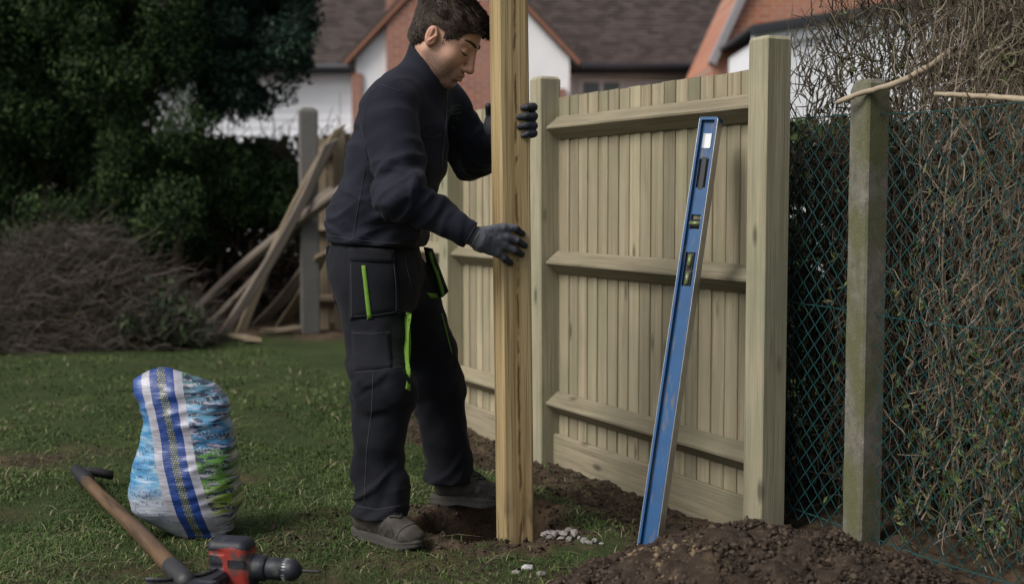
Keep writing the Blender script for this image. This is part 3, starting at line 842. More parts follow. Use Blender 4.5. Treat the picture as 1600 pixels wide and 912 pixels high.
# solid mass of the hedges behind (keeps the garden closed)
def back_hedge(x0, x1, y0, y1, h, name, label, mat):
    n = int(abs(x1 - x0) * h * (1700 if h > 3 else 1100))
    e = thing(name, label, 'hedge', ((x0 + x1) / 2, (y0 + y1) / 2, 0))
    C = np.stack([RNG.uniform(x0, x1, n), y0 + (y1 - y0) * RNG.beta(1, 2, n), h * RNG.random(n) ** .8], 1)
    C[:, 2] *= 1 + .03 * vnoise(C[:, 0] * 3, C[:, 1] * 3, C[:, 2] * 0, 71)
    o = obj('crown', leaf_mesh('crown', C, np.tile([0, -.6, .5], (n, 1)), .13, .075), mat, e); o['kind'] = 'stuff'
    xs = np.arange(x0 + .2, x1, .7)
    for x in xs:
        b = np.array([x, (y0 + y1) / 2 + .1, 0]); P = b + np.linspace(0, h * .9, 7)[:, None] * np.array([.03, 0, 1.]) + RNG.normal(0, .02, (7, 3))
        obj('trunk', MB().tube(P, np.linspace(.05, .02, 7), 7).mesh(smooth=True), M_BARK, e)
back_hedge(-7.5, -1.5, 12.6, 13.6, 1.72, 'boundary_hedge', 'shadowed hedge closing the garden behind the clipped hedge', M_CONIF)
back_hedge(1.3, 4.2, 8.0, 8.7, 1.6, 'neighbour_hedge', 'low dark hedge across the neighbouring garden below the white extension wall', M_CONIF)
back_hedge(-8.0, -3.4, 11.8, 12.8, 4.0, 'tall_back_hedge', 'inner rows of the tall conifer hedge at far left', M_CONIF)

# brush pile
def arc_twigs(n, cx, cy, rx, ry, h, wander=.25):
    a = RNG.uniform(0, 2 * np.pi, n); r = np.sqrt(RNG.random(n))
    x, y = cx + rx * r * np.cos(a), cy + ry * r * np.sin(a)
    z = h * np.clip(1 - r ** 1.8, 0, 1) * RNG.uniform(.25, 1.05, n)
    D = RNG.normal(0, 1, (n, 3)) * np.array([1, .6, .28]); return np.stack([x, y, z + .01], 1), D
bp = on_ground(95, 548)
pile = thing('brush_pile', 'big brown heap of cut twigs at the foot of the conifer hedge', 'brush pile', (bp[0], bp[1] + .5, 0))
P0, D = arc_twigs(7500, bp[0] - .15, bp[1] + .55, .98, .7, .92)
P = walk(P0, D, 8, RNG.uniform(.03, .075, 7500), .22, 0, -.02); P[:, :, 2] = np.abs(P[:, :, 2] - .01) + .005
V, F, r = many_tubes(P, np.linspace(1, .4, 8)[None] * RNG.uniform(.0016, .0046, 7500)[:, None], 3)
M_BRUSH = leafy('brush_twigs', [(.030, .025, .022), (.058, .048, .041), (.092, .077, .066), (.145, .125, .105), (.07, .06, .04)], .9, .1)
o = obj('twigs', mesh_np('twigs', V, F, False, {'rnd': r}), M_BRUSH, pile); o['kind'] = 'stuff'
n = 2600
a, rr = RNG.uniform(0, 2 * np.pi, n), np.sqrt(RNG.random(n))
C = np.stack([bp[0] + .95 * rr * np.cos(a), bp[1] + .5 + .6 * rr * np.sin(a), .05 + .7 * (1 - rr ** 1.8) * RNG.random(n)], 1)
o = obj('leaves', leaf_mesh('leaves', C, RNG.normal(0, 1, (n, 3)), .06, .03), leafy('dry_leaves', [(.05, .035, .02), (.09, .06, .035), (.05, .06, .02)], .8, .1), pile); o['kind'] = 'stuff'
gp = on_ground(225, 545)
P0, D = arc_twigs(700, gp[0], gp[1] + .3, .34, .4, .34)
P = walk(P0, D + np.array([0, 0, .5]), 6, RNG.uniform(.02, .05, 700), .2, 0)
clip_ = thing('green_clippings', 'low green leafy clippings at the right end of the brush pile', 'clippings', (gp[0], gp[1] + .3, 0))
V, F, r = many_tubes(P, np.full((700, 6), .003), 3)
o = obj('twigs', mesh_np('twigs', V, F, False, {'rnd': r}), M_BRUSH, clip_); o['kind'] = 'stuff'
k = RNG.integers(0, 700, 2400); C = P[k, RNG.integers(1, 6, 2400)] + RNG.normal(0, .02, (2400, 3)); C[:, 2] = np.abs(C[:, 2]) + .01
o = obj('leaves', leaf_mesh('leaves', C, RNG.normal(0, 1, C.shape) + np.array([0, -.5, .7]), .06, .03), leafy('clipping_leaves', [(.016, .030, .012), (.028, .050, .019), (.048, .072, .028)], .6, .2), clip_); o['kind'] = 'stuff'

# leaning timbers and old fence
def plank(label, a, b, w, th, m, name='broken_plank', roll=0.0, bend=.02):
    a, b = np.array(a, float), np.array(b, float); L = np.linalg.norm(b - a)
    zs = np.linspace(0, L, 9); s = oct_sec(w, th * .2, th); n = 8; V = []
    ph = random.uniform(0, 6)
    for z in zs:
        e = bend * math.sin(z / L * math.pi) ; k = 1 - .12 * math.sin(z * 3 + ph) ** 2
        V += [[x * k + e, y, z + (.03 * x / w * 4 if z in (zs[0], zs[-1]) else 0)] for x, y in s]
    F = [[i * n + j, i * n + (j + 1) % n, (i + 1) * n + (j + 1) % n, (i + 1) * n + j] for i in range(8) for j in range(n)]
    F += [list(range(n))[::-1], [8 * n + j for j in range(n)]]
    o = obj(name, MB().add(V, F).mesh(name), m, None, frame_z(a, b - a, (1, .2, 0)) @ Matrix.Rotation(roll, 4, 'Z'))
    return tag(o, label, 'plank')
plank('long round grey pole sloping furthest left from the concrete post to the ground', on_ground(292, 502, .05), W(540, 292, 10.3), .085, .085, M_GREYWOOD, bend=-.06)
plank('weathered pole leaning steeply against the concrete post nearest the lawn', on_ground(345, 526, .02), W(516, 222, 10.42), .085, .05, M_GREYWOOD, roll=.3, bend=.05)
plank('brown pole leaning behind the steep weathered pole', on_ground(375, 522, .02), W(530, 200, 10.6), .08, .05, M_OLD, roll=.2, bend=-.05)
plank('thin grey pole crossing under the long round pole', on_ground(322, 512, .03), W(508, 300, 10.5), .06, .05, M_GREYWOOD, roll=.5, bend=.05)
plank('short tan board leaning low beside the concrete post', on_ground(440, 508, .02), W(505, 395, 10.5), .10, .03, M_OLD, roll=.1)
plank('short brown board propped low among the fallen timbers', on_ground(405, 505, .02), W(482, 415, 10.6), .10, .03, M_GREYWOOD, roll=-.3)
plank('flat broken board lying at the foot of the leaning timbers', on_ground(255, 497, .04), on_ground(345, 505, .03), .12, .03, M_GREYWOOD)
plank('split board lying on the soil at the lawn edge', on_ground(335, 519, .03), on_ground(395, 530, .03), .10, .03, M_OLD)
plank('thin offcut lying below the concrete post', on_ground(420, 517, .03), on_ground(470, 511, .05), .09, .03, M_OLD)
of = W(512, 300, 10.6)
old = thing('old_fence', 'old broken board fence beside the grey concrete post behind the worker', 'fence', (of[0], 10.75, 0))
for i in range(9):
    x = -1.62 + i * .115
    o = obj('board', MB().prism(oct_sec(.108, .003, .016), .06 if i else .0, 1.66 - random.uniform(0, .04)).mesh(), M_OLD, old, Matrix.Translation((x, 10.9 + .004 * (i % 2), 0)) @ Matrix.Rotation(random.gauss(0, .012), 4, 'Y'))
for z in (1.5, .85, .25):
    obj('arris_rail', rail_mesh(1.15), M_OLD, old, Matrix.Translation((-1.15, 10.888, z)) @ frame((0, 0, 0), (0, 0, 1), (0, -1, 0), (1, 0, 0)))
obj('post', post_mesh(.1, -.2, 1.69), M_OLD, old, Matrix.Translation((-1.45, 10.83, 0)))

# ------------------------------------------------------------------ houses
M_WHITE = plain('white_paint', (.80, .81, .84), .6, .3, 0, .08, 2, 0)
M_FASCIA = plain('dark_gutter', (.03, .032, .038), .5, .3, 0, .1, 3, 0)
M_RENDER = plain('white_render', (.78, .78, .79), .85, .2, 0, .10, 3, .1)
M_GLASS = plain('window_glass', (.10, .12, .15), .08, .6, 0, .1, 2, 0)
def brick_mat(name, c1, c2, mortar):
    N = NM(name, .9, .15); c = N.coord()
    b = N.n('ShaderNodeTexBrick'); N.lk(N.scale(c, (1, 1, 1), rot=(math.pi / 2, 0, 0)), b.inputs['Vector'])
    b.inputs['Scale'].default_value = 1.0; b.inputs['Brick Width'].default_value = .225; b.inputs['Row Height'].default_value = .075
    b.inputs['Mortar Size'].default_value = .010; b.inputs['Color1'].default_value = (*c1, 1); b.inputs['Color2'].default_value = (*c2, 1); b.inputs['Mortar'].default_value = (*mortar, 1)
    N.col(N.mix(N.ramp(N.noise(c, 1.2, 4), [(.35, 0.0), (.7, .55)]), b.outputs['Color'], tuple(x * .6 + .12 for x in c1)))
    return N.m
M_BRICK = brick_mat('red_brick', (.33, .115, .065), (.24, .085, .055), (.32, .27, .23))
M_TERRA = plain('terracotta_verge', (.26, .12, .078), .8, .2, 0, .2, 6, 0)
M_TILE = leafy('roof_tiles', [(.050, .040, .038), (.075, .058, .054), (.098, .078, .072)], .85, .2)
def tiles(x0, x1, p_eave, p_ridge, name, parent, gauge=.115, wt=.19, cut=None):
    """plain tiles in stepped courses from the eaves line (y, z) to the ridge line (y, z)"""
    e, r = np.array(p_eave, float), np.array(p_ridge, float); L = np.linalg.norm(r - e); d = (r - e) / L; nrm = np.array([-d[1], d[0]])
    V, R = [], []; k = 0; F = []
    for i in range(int(L / gauge)):
        s0 = i * gauge
        for j in range(int((x1 - x0) / wt)):
            xa = x0 + (j + .5 * (i % 2)) * wt; xb = xa + wt * .965
            if cut is not None and not cut((xa + xb) / 2, s0 / L): continue
            lift = .020 + random.uniform(0, .006)
            for (s, h) in ((s0, lift), (s0, 0.0), (s0 + gauge * 1.25, .004)):
                p = e + d * s + nrm * h
                V += [[xa, p[0], p[1]], [xb, p[0], p[1]]]
            q = k * 6; F += [[q, q + 1, q + 5, q + 4], [q + 2, q + 3, q + 1, q]]; R += [random.random()] * 6; k += 1
    o = obj(name, mesh_np(name, V, np.array(F), False, {'rnd': R}), M_TILE, parent); o['kind'] = 'stuff'
    return o
HD = 23.0
def H(px, py, D=HD): return W(px, py, D)
ze = H(1000, 105)[2]                                        # eaves height of the main range
xl, xr = H(380, 0)[0] - 4, H(1165, 0)[0] + .4
house = thing('white_house', 'white house with dark tiled roof and a brick and render gable behind the worker', 'house', (0, HD, 0))
roof = obj('roof', MB().add([[xl, HD - .35, ze], [xr, HD - .35, ze], [xr, HD + 3.6, ze + 3.3], [xl, HD + 3.6, ze + 3.3], [xl, HD - .35, ze - .05], [xr, HD - .35, ze - .05], [xr, HD + 3.6, ze + 3.2], [xl, HD + 3.6, ze + 3.2]],
                            [[0, 1, 2, 3], [7, 6, 5, 4], [0, 4, 5, 1], [1, 5, 6, 2], [2, 6, 7, 3], [3, 7, 4, 0]]).mesh(), plain('roof_underlay', (.045, .038, .036), .9, .1), house)
tiles(xl, xr, (HD - .38, ze + .012), (HD + 3.6, ze + 3.335), 'tile', roof)
obj('gutter', MB().tube([(xl, HD - .46, ze - .05), (0, HD - .46, ze - .05), (xr, HD - .46, ze - .05)], .065, 8).mesh(smooth=True), M_FASCIA, house)
obj('fascia', MB().box(xl, xr, HD - .40, HD - .37, ze - .16, ze + .0).mesh(), M_FASCIA, house)
obj('wall', MB().box(xl, xr, HD, HD + .3, -.3, ze + .3).mesh(), plain('grey_render', (.74, .74, .77), .85, .2, 0, .1, 3), house)
# boarded part of the wall at the left
bx0, bx1 = H(300, 0)[0], H(553, 0)[0]
zb = ze - .17; i = 0
cbm = MB().add([[bx0, 0, 0], [bx1, 0, 0], [bx1, .03, 0], [bx0, .03, 0], [bx0, .022, .165], [bx1, .022, .165], [bx1, .03, .165], [bx0, .03, .165]],
               [[0, 1, 5, 4], [1, 2, 6, 5], [2, 3, 7, 6], [3, 0, 4, 7], [4, 5, 6, 7], [3, 2, 1, 0]]).mesh('weatherboard')
while zb > .2:
    zb -= .152
    obj('weatherboard', cbm, M_WHITE, house, Matrix.Translation((0, HD - .034, zb)))
wx0, wx1 = H(905, 0)[0], H(975, 0)[0]
def window(parent, x0, x1, z0, z1, y):
    w = obj('window', MB().box(x0, x1, y - .05, y - .002, z0, z0 + .07).box(x0, x1, y - .05, y - .002, z1 - .07, z1).box(x0, x0 + .07, y - .05, y - .002, z0 + .07, z1 - .07).box(x1 - .07, x1, y - .05, y - .002, z0 + .07, z1 - .07).box((x0 + x1) / 2 - .03, (x0 + x1) / 2 + .03, y - .045, y - .002, z0 + .07, z1 - .07).mesh(), M_WHITE, parent)
    for a, b in ((x0 + .07, (x0 + x1) / 2 - .03), ((x0 + x1) / 2 + .03, x1 - .07)):
        obj('pane', MB().box(a, b, y - .025, y - .015, z0 + .07, z1 - .07).mesh(), M_GLASS, w)
window(house, wx0, wx1, ze - 1.3, ze - .2, HD)
window(house, H(1010, 0)[0], H(1090, 0)[0], ze - 1.3, ze - .25, HD)
# gable in front
GD = 21.6
def Hg(px, py): return W(px, py, GD)
gl, gr = Hg(556, 92), Hg(890, 100); gm = (gl[0] + gr[0]) / 2
slope = (Hg(640, 2)[2] - Hg(556, 92)[2]) / (Hg(640, 2)[0] - gl[0])
gez = gl[2]; gaz = gez + slope * (gm - gl[0])
gab = MB().add([[gl[0], GD, -.3], [gr[0], GD, -.3], [gr[0], GD, gez], [gm, GD, gaz], [gl[0], GD, gez]] + [[gl[0], GD + 1.5, -.3], [gr[0], GD + 1.5, -.3], [gr[0], GD + 1.5, gez], [gm, GD + 1.5, gaz], [gl[0], GD + 1.5, gez]],
               [[0, 1, 2, 3, 4], [9, 8, 7, 6, 5], [0, 5, 6, 1], [1, 6, 7, 2], [4, 9, 5, 0]]).mesh()
obj('gable_wall', gab, M_RENDER, house)
for sgn, e in ((1, gl), (-1, gr)):                          # roof slopes and verges of the gable
    a = np.array([e[0] - sgn * .12, gez - slope * .12]); b = np.array([gm, gaz])
    d = unit(b - a); nn = np.array([-d[1], d[0]]) * sgn
    V = []
    for y in (GD - .14, GD + 2.6):
        for (p, h) in ((a, .0), (b, .0), (b, .14), (a, .14)): V.append([p[0] + nn[0] * h, y, p[1] + nn[1] * h])
    obj('roof_slope', MB().add(V, [[0, 1, 2, 3], [7, 6, 5, 4], [0, 4, 5, 1], [1, 5, 6, 2], [2, 6, 7, 3], [3, 7, 4, 0]]).mesh(), plain('gable_tiles', (.07, .055, .05), .85, .2), house)
    V = []
    for y in (GD - .17, GD - .142):
        for (p, h) in ((a, .03), (b, .03), (b, .08), (a, .08)): V.append([p[0] + nn[0] * h, y, p[1] + nn[1] * h])
    obj('verge', MB().add(V, [[0, 1, 2, 3], [7, 6, 5, 4], [0, 4, 5, 1], [1, 5, 6, 2], [2, 6, 7, 3], [3, 7, 4, 0]]).mesh(), M_TERRA, house)
bx = [Hg(p, 0)[0] for p in (604, 824)]
obj('brick_panel', MB().box(bx[0], Hg(786, 0)[0], GD - .02, GD - .001, -.2, 0.0).box(bx[0], Hg(786, 0)[0], GD - .12, GD - .001, 0.0, gaz - .9).mesh(), M_BRICK, house)
for p in (549, 868):
    obj('brick_quoin', MB().box(Hg(p, 0)[0], Hg(p + 16, 0)[0], GD - .06, GD - .001, -.2, gez - (.25 if p < 600 else .5)).mesh(), M_BRICK, house)
# brick house at the right
BD = 19.0
def Hb(px, py): return W(px, py, BD)
bh = thing('brick_house', 'orange brick house with white lower wall and dark gutter at upper right', 'house', (Hb(1250, 0)[0], BD, 0))
v1, v2 = Hb(1112, 100), Hb(1158, 0)
k_ = (v2[0] - v1[0]) / (v2[2] - v1[2])
tx = v2[0] + k_ * 2.2; tz = v2[2] + 2.2
x2 = Hb(1900, 0)[0]
V = [[v1[0] - k_ * 0, BD, -.3], [x2, BD, -.3], [x2, BD, tz], [tx, BD, tz], [v1[0], BD, v1[2]]]
V += [[a, b + 3.0, c_] for a, b, c_ in V]
obj('wall', MB().add(V, [[0, 1, 2, 3, 4], [9, 8, 7, 6, 5], [0, 5, 6, 1], [1, 6, 7, 2], [2, 7, 8, 3], [3, 8, 9, 4], [4, 9, 5, 0]]).mesh(), brick_mat('orange_brick', (.42, .15, .075), (.33, .11, .06), (.36, .28, .22)), bh)
V = []
d = unit([tx - v1[0], tz - v1[2]]); nn = np.array([-d[1], d[0]])
for y in (BD - .10, BD + .2):
    for (p, h) in (((v1[0], v1[2]), -.05), ((tx, tz), -.05), ((tx, tz), .05), ((v1[0], v1[2]), .05)): V.append([p[0] + nn[0] * h, y, p[1] + nn[1] * h])
obj('verge', MB().add(V, [[0, 1, 2, 3], [7, 6, 5, 4], [0, 4, 5, 1], [1, 5, 6, 2], [2, 6, 7, 3], [3, 7, 4, 0]]).mesh(), plain('lead_verge', (.27, .25, .26), .7, .3), bh)
# lean-to extension: white wall under a sloping gutter line
ED = 16.5
e0, e1 = W(1172, 54, ED), W(1420, 14, ED)
def He(px, py): return W(px, py, ED)
sl = (e1[2] - e0[2]) / (e1[0] - e0[0]); xE = He(1900, 0)[0]; zE = e0[2] + sl * (xE - e0[0])
def sloped(x0, x1, dz0, dz1, y0, y1):
    f = lambda x: e0[2] + sl * (x - e0[0])
    V = [[x, y, f(x) + dz] for y in (y0, y1) for (x, dz) in ((x0, dz0), (x1, dz0), (x1, dz1), (x0, dz1))]
    return MB().add(V, [[0, 1, 2, 3], [7, 6, 5, 4], [0, 4, 5, 1], [1, 5, 6, 2], [2, 6, 7, 3], [3, 7, 4, 0]]).mesh()
ext = obj('extension_wall', MB().add([[x, y, z] for y in (ED, ED + 2.3) for x, z in ((e0[0] + .12, -.3), (xE, -.3), (xE, zE - .05), (e0[0] + .12, e0[2] - .05))],
          [[0, 1, 2, 3], [7, 6, 5, 4], [0, 4, 5, 1], [1, 5, 6, 2], [2, 6, 7, 3], [3, 7, 4, 0]]).mesh(), M_WHITE, bh)
obj('gutter', sloped(e0[0], xE, -.02, .06, ED - .16, ED - .04), M_FASCIA, bh)
obj('fascia', sloped(e0[0] + .02, xE, -.17, -.022, ED - .07, ED - .004), M_WHITE, bh)
obj('roof', sloped(e0[0], xE, .065, .11, ED - .1, ED + 2.48), plain('felt_roof', (.06, .06, .065), .9, .1), bh)
window(bh, He(1290, 0)[0], He(1375, 0)[0], .9, 2.0, ED)

# ------------------------------------------------------------------ the person
A = W                                                       # joints as (photo x, photo y, distance)
PEL, WAI, CHE, UPC, NEC = A(588, 415, 4.35), A(592, 345, 4.345), A(622, 240, 4.325), A(640, 172, 4.315), A(668, 108, 4.30)
SHN, ELN, WRN = A(606, 172, 4.14), A(628, 306, 4.02), A(737, 368, 4.035)
SHF, ELF, WRF = A(695, 176, 4.50), A(735, 246, 4.60), A(786, 208, 4.36)
HIN, KNN, ANN = A(584, 450, 4.26), A(594, 612, 4.13), A(591, 806, 4.085)
HIF, KNF, ANF = A(638, 450, 4.45), A(682, 600, 4.50), A(708, 772, 4.50)
BY = math.radians(25)
BF = np.array([math.cos(BY), -math.sin(BY), 0]); BL = np.array([math.sin(BY), math.cos(BY), 0])
spine = unit(NEC - PEL)
BLe = unit(BL - spine * (BL @ spine)); BFe = np.cross(BLe, spine)
RB = [BFe, BLe, spine]
person = thing('person', 'person in navy work jacket and trousers with gloves holding the upright post', 'person', (PEL[0], PEL[1], 0))

def cloth(name, base, var, rough=.85, fine=900):
    N = NM(name, rough, .15); c = N.coord()
    n1 = N.noise(c, 7, 4); n2 = N.noise(c, fine, 2)
    N.col(N.mix(N.ramp(n1, [(.35, 0.0), (.7, 1.0)]), base, var))
    N.val('Sheen Weight', .03); N.val('Sheen Roughness', .5)
    N.bump(N.math('ADD', N.math('MULTIPLY', n2, .3), N.noise(c, 60, 3)), .25, .003)
    return N.m
M_JACK = cloth('jacket_fabric', (.0108, .0118, .0190), (.0155, .0168, .0260))
M_TROU = cloth('trouser_fabric', (.0055, .0062, .0092), (.0110, .0118, .0155))
M_GREEN = plain('lime_green_trim', (.115, .225, .032), .8, .15, 0, .35, 40)
M_THREAD = plain('grey_thread', (.055, .055, .06), .8, .2)
M_THREADD = plain('dark_seam', (.042, .043, .052), .85, .2)

# jacket --------------------------------------------------------
def folds(G, a, b, period, amp, c0, wdt, seed, twist=6.0):
    """irregular creases running round a limb"""
    a = np.asarray(a, float); d = unit(np.asarray(b, float) - a); L = float(np.linalg.norm(np.asarray(b) - a))
    e1 = unit(np.cross(d, (.2, .9, .3))); e2 = np.cross(d, e1)
    s = G.axis(a, b); u = G.axis(a, a + e1); v = G.axis(a, a + e2)
    w = np.exp(-((s / L - c0) / wdt) ** 2)
    n = vnoise((s + .45 * u) / period + 1.1 * vnoise(G.X * 9, G.Y * 9, G.Z * 9, seed + 3), u * 5, v * 5, seed)
    m = vnoise((s - .5 * u) / (period * 1.7) + .9 * vnoise(G.X * 6, G.Y * 6, G.Z * 6, seed + 4), u * 4, v * 4, seed + 7)
    return amp * w * (np.clip(1 - 2.4 * np.abs(n), -.3, 1) * .6 + np.clip(1 - 2.2 * np.abs(m), -.3, 1) * .7)
def noise_folds(G, R, s, seed):
    # folds stretched along axis R[2]
    p = [G.X * a[0] + G.Y * a[1] + G.Z * a[2] for a in R]
    return vnoise(p[0] * s[0] + .8 * vnoise(G.X * 5, G.Y * 5, G.Z * 5, seed + 5), p[1] * s[1], p[2] * s[2], seed)
G = Grid((-.72, 3.82, .90), (.06, 4.78, 1.72), .0058)
f = G.ell(A(587, 372, 4.35), (.153, .186, .15), RB)
f = smin(f, G.ell(A(597, 318, 4.34), (.142, .174, .16), RB), .06)
f = smin(f, G.ell(A(620, 243, 4.325), (.153, .188, .17), RB), .06)
f = smin(f, G.ell(A(634, 185, 4.315), (.135, .195, .125), RB), .05)
f = smin(f, G.cone(A(650, 135, 4.30), SHN + [.02, .02, .03], .075, .078), .05)
f = smin(f, G.cone(A(655, 135, 4.32), SHF + [0, 0, .03], .072, .07), .05)
ar = smin(G.cone(SHN, ELN, .089, .064), G.cone(ELN, WRN + (WRN - ELN) * -.02, .061, .041), .03)
ar = displace(G, ar, lambda G: folds(G, SHN, ELN, .060, .017, .92, .40, 11) + folds(G, ELN, WRN, .050, .013, .2, .45, 12) + folds(G, ELN, WRN, .035, .006, .85, .25, 13) + folds(G, SHN, ELN, .07, .010, .25, .4, 15) + folds(G, SHN, ELN, .026, .0065, .95, .30, 16) + folds(G, ELN, WRN, .024, .006, .1, .30, 17))
fa = smin(G.cone(SHF, ELF, .082, .070), G.cone(ELF, WRF, .066, .046), .025)
fa = displace(G, fa, lambda G: folds(G, ELF, WRF, .05, .014, .2, .6, 14))
f = smin(f, fa, .03)
f = displace(G, f, lambda G: (folds(G, A(597, 300, 4.34), A(590, 385, 4.35), .05, .013, .7, .8, 41) + folds(G, A(597, 300, 4.34), A(590, 385, 4.35), .026, .006, .6, .6, 43) + folds(G, A(600, 330, 4.34), A(690, 200, 4.2), .075, .010, .6, .7, 42) + .008 * noise_folds(G, RB, (6, 9, 13), 21) + .004 * noise_folds(G, [unit((1, 0, .8)), unit((0, 1, 0)), unit((-.8, 0, 1))], (4, 6, 26), 24)) + (.007 * np.clip(1 - np.abs(noise_folds(G, [unit((1, 0, -.5)), BLe, unit((.5, 0, 1))], (3, 4, 15), 27)) * 3.2, 0, 1) * np.exp(-((G.Z - 1.02) / .12) ** 2)))
f = smin(f, ar, .018)
# collar
cb, ct = A(664, 122, 4.295), A(676, 82, 4.285)
cax = unit(ct - cb)
co = G.cone(cb - cax * .05, ct + cax * .06, .084, .080)
ci = G.cone(cb - cax * .05, ct + cax * .12, .070, .070)
topn = unit(cax * 1.0 + np.array([-.55, 0, .0])*0 + BF * .62)
co = smax(co, G.half(A(668, 86, 4.28), topn), .008)
f = smin(f, co, .022)
f = np.maximum(f, -np.maximum(ci, G.half(cb, -cax)))
hemn = unit(np.array([-.06, 0, -1.0]))
f = smax(f, G.half(A(590, 383, 4.30), hemn), .012)
# sleeve end
wd = unit(WRN - ELN)
f = np.maximum(f, -np.maximum(G.cone(WRN - wd * .008, WRN + wd * .1, .037, .037), -1e3 * 0 + G.half(WRN - wd * .006, -wd)))
f = np.where(G.half(WRN - wd * .002, wd) * np.ones_like(f) > 0, np.where(G.sph(WRN, .11) < 0, np.maximum(f, G.half(WRN - wd * .002, wd)), f), f)
V, F = G.mesh(f)
jack = obj('jacket', mesh_np('jacket', V, F, True), M_JACK, person)
BV_J = BVHTree.FromPolygons(V.tolist(), F.tolist())

# trousers ------------------------------------------------------
G = Grid((-.70, 3.88, .03), (-.06, 4.80, 1.02), .0062)
f = G.ell(A(588, 405, 4.35), (.152, .178, .14), RB)
f = smin(f, G.ell(A(586, 440, 4.34), (.158, .182, .13), RB), .05)
leg1 = smin(G.cone(HIN, KNN, .112, .092), G.cone(KNN, ANN, .088, .080), .04)
leg1 = displace(G, leg1, lambda G: folds(G, KNN, ANN, .062, .020, .90, .30, 31, 8) + folds(G, KNN, ANN, .028, .008, .92, .25, 38) + folds(G, HIN, KNN, .03, .006, 1.0, .25, 39) + folds(G, HIN, KNN, .075, .016, .95, .4, 32, 5) + folds(G, KNN, ANN, .07, .008, .1, .5, 37, 7))
leg2 = smin(G.cone(HIF, KNF, .108, .086), G.cone(KNF, ANF, .086, .082), .04)
leg2 = displace(G, leg2, lambda G: folds(G, KNF, ANF, .062, .020, .88, .3, 33, 8) + folds(G, HIF, KNF, .075, .010, .95, .45, 34, 5))
f = smin(f, leg1, .05)
f = smin(f, leg2, .035)
f = displace(G, f, lambda G: .009 * noise_folds(G, [unit((1, 0, .3)), unit((0, 1, 0)), unit((-.3, 0, 1))], (7, 7, 11), 35) + .0035 * vnoise(G.X * 26, G.Y * 26, G.Z * 26, 36))
f = np.maximum(f, G.half((0, 0, .086 + .0), (0, 0, -1)))
cutf = np.where(G.X + 0 * G.Y + 0 * G.Z > -.335, np.where(G.Y + 0 * G.X + 0 * G.Z > 4.40, G.half((0, 0, .105), (0, 0, -1)) + 0 * f, f), f)
f = np.maximum(f, cutf)
V, F = G.mesh(f)
trou = obj('trousers', mesh_np('trousers', V, F, True), M_TROU, person)
BV_T = BVHTree.FromPolygons(V.tolist(), F.tolist())

# panels, trims and seams laid on the clothes
CAMP = Vector((0, 0, CAMZ))
def hit(bv, px, py):
    d = Vector(ray(px, py)).normalized()
    loc, nr, i, dist = bv.ray_cast(CAMP, d, 12)
    if loc is None: return None, None
    if nr.dot(d) > 0: nr = -nr
    return np.array(loc), np.array(nr)
def panel(name, bv, quad, mat, parent, th=.006, nu=8, nv=8, smoothing=2, puff=0.0):
    """a sewn-on panel: the quad (four photo points) dropped onto the cloth, with real thickness"""
    q = np.array(quad, float); P = np.zeros((nu + 1, nv + 1, 3)); Nn = np.zeros_like(P); last = None
    for i in range(nu + 1):
        for j in range(nv + 1):
            u, v = i / nu, j / nv
            p = q[0] * (1 - u) * (1 - v) + q[1] * u * (1 - v) + q[2] * u * v + q[3] * (1 - u) * v
            l, n_ = hit(bv, *p)
            if l is None:
                l = A(p[0], p[1], last[0][1] if last is not None else 4.42); n_ = unit((.5, -.85, 0))
            if last is not None and abs(l[1] - last[0][1]) > .12: l = A(p[0], p[1], last[0][1])
            P[i, j], Nn[i, j] = l, n_; last = (l, n_)
    for _ in range(smoothing):
        for X in (P, Nn):
            Y = X.copy()
            Y[1:-1] = (X[:-2] + 2 * X[1:-1] + X[2:]) / 4; X[:] = Y
            Y = X.copy()
            Y[:, 1:-1] = (X[:, :-2] + 2 * X[:, 1:-1] + X[:, 2:]) / 4; X[:] = Y
    Nn /= np.linalg.norm(Nn, axis=2, keepdims=True)
    uu, vv = np.meshgrid(np.linspace(0, 1, nu + 1), np.linspace(0, 1, nv + 1), indexing='ij')
    pf = puff * (16 * uu * (1 - uu) * vv * (1 - vv)) ** .5
    top = P + Nn * (th + pf)[..., None] if puff else P + Nn * th
    bot = P - Nn * .012
    Vv = np.concatenate([top.reshape(-1, 3), bot.reshape(-1, 3)]); m = (nu + 1) * (nv + 1)
    idx = np.arange(m).reshape(nu + 1, nv + 1); Fc = []
    for i in range(nu):
        for j in range(nv): Fc.append([idx[i, j], idx[i, j + 1], idx[i + 1, j + 1], idx[i + 1, j]])
    rim = [idx[i, 0] for i in range(nu + 1)] + [idx[nu, j] for j in range(1, nv + 1)] + [idx[i, nv] for i in range(nu - 1, -1, -1)] + [idx[0, j] for j in range(nv - 1, 0, -1)]
    for k in range(len(rim)):
        a, b = rim[k], rim[(k + 1) % len(rim)]; Fc.append([a, b, b + m, a + m])
    me = mesh_np(name, Vv, [list(map(int, x)) for x in Fc], False)
    sm = np.zeros(len(me.polygons), bool); sm[:nu * nv] = True; me.polygons.foreach_set('use_smooth', sm)
    o = obj(name, me, mat, parent)
    return o, BVHTree.FromPolygons(Vv.tolist(), [list(map(int, x)) for x in Fc])
def seam(name, bv, pts, mat, parent, r=.0012, n=30, lift=.0008):
    p = np.array(pts, float); s = np.linspace(0, len(p) - 1, n)
    q = np.stack([np.interp(s, np.arange(len(p)), p[:, i]) for i in range(2)], 1); Q = []
    for a in q:
        l, n_ = hit(bv, *a)
        if l is not None: Q.append(l + n_ * lift)
    if len(Q) > 3: return obj(name, MB().tube(np.array(Q), r, 4).mesh(smooth=True), mat, parent)
pk, BV_P = panel('holster_pocket', BV_T, [(546, 388), (615, 392), (622, 490), (548, 499)], M_TROU, trou, .008, 10, 10, 3, .008)
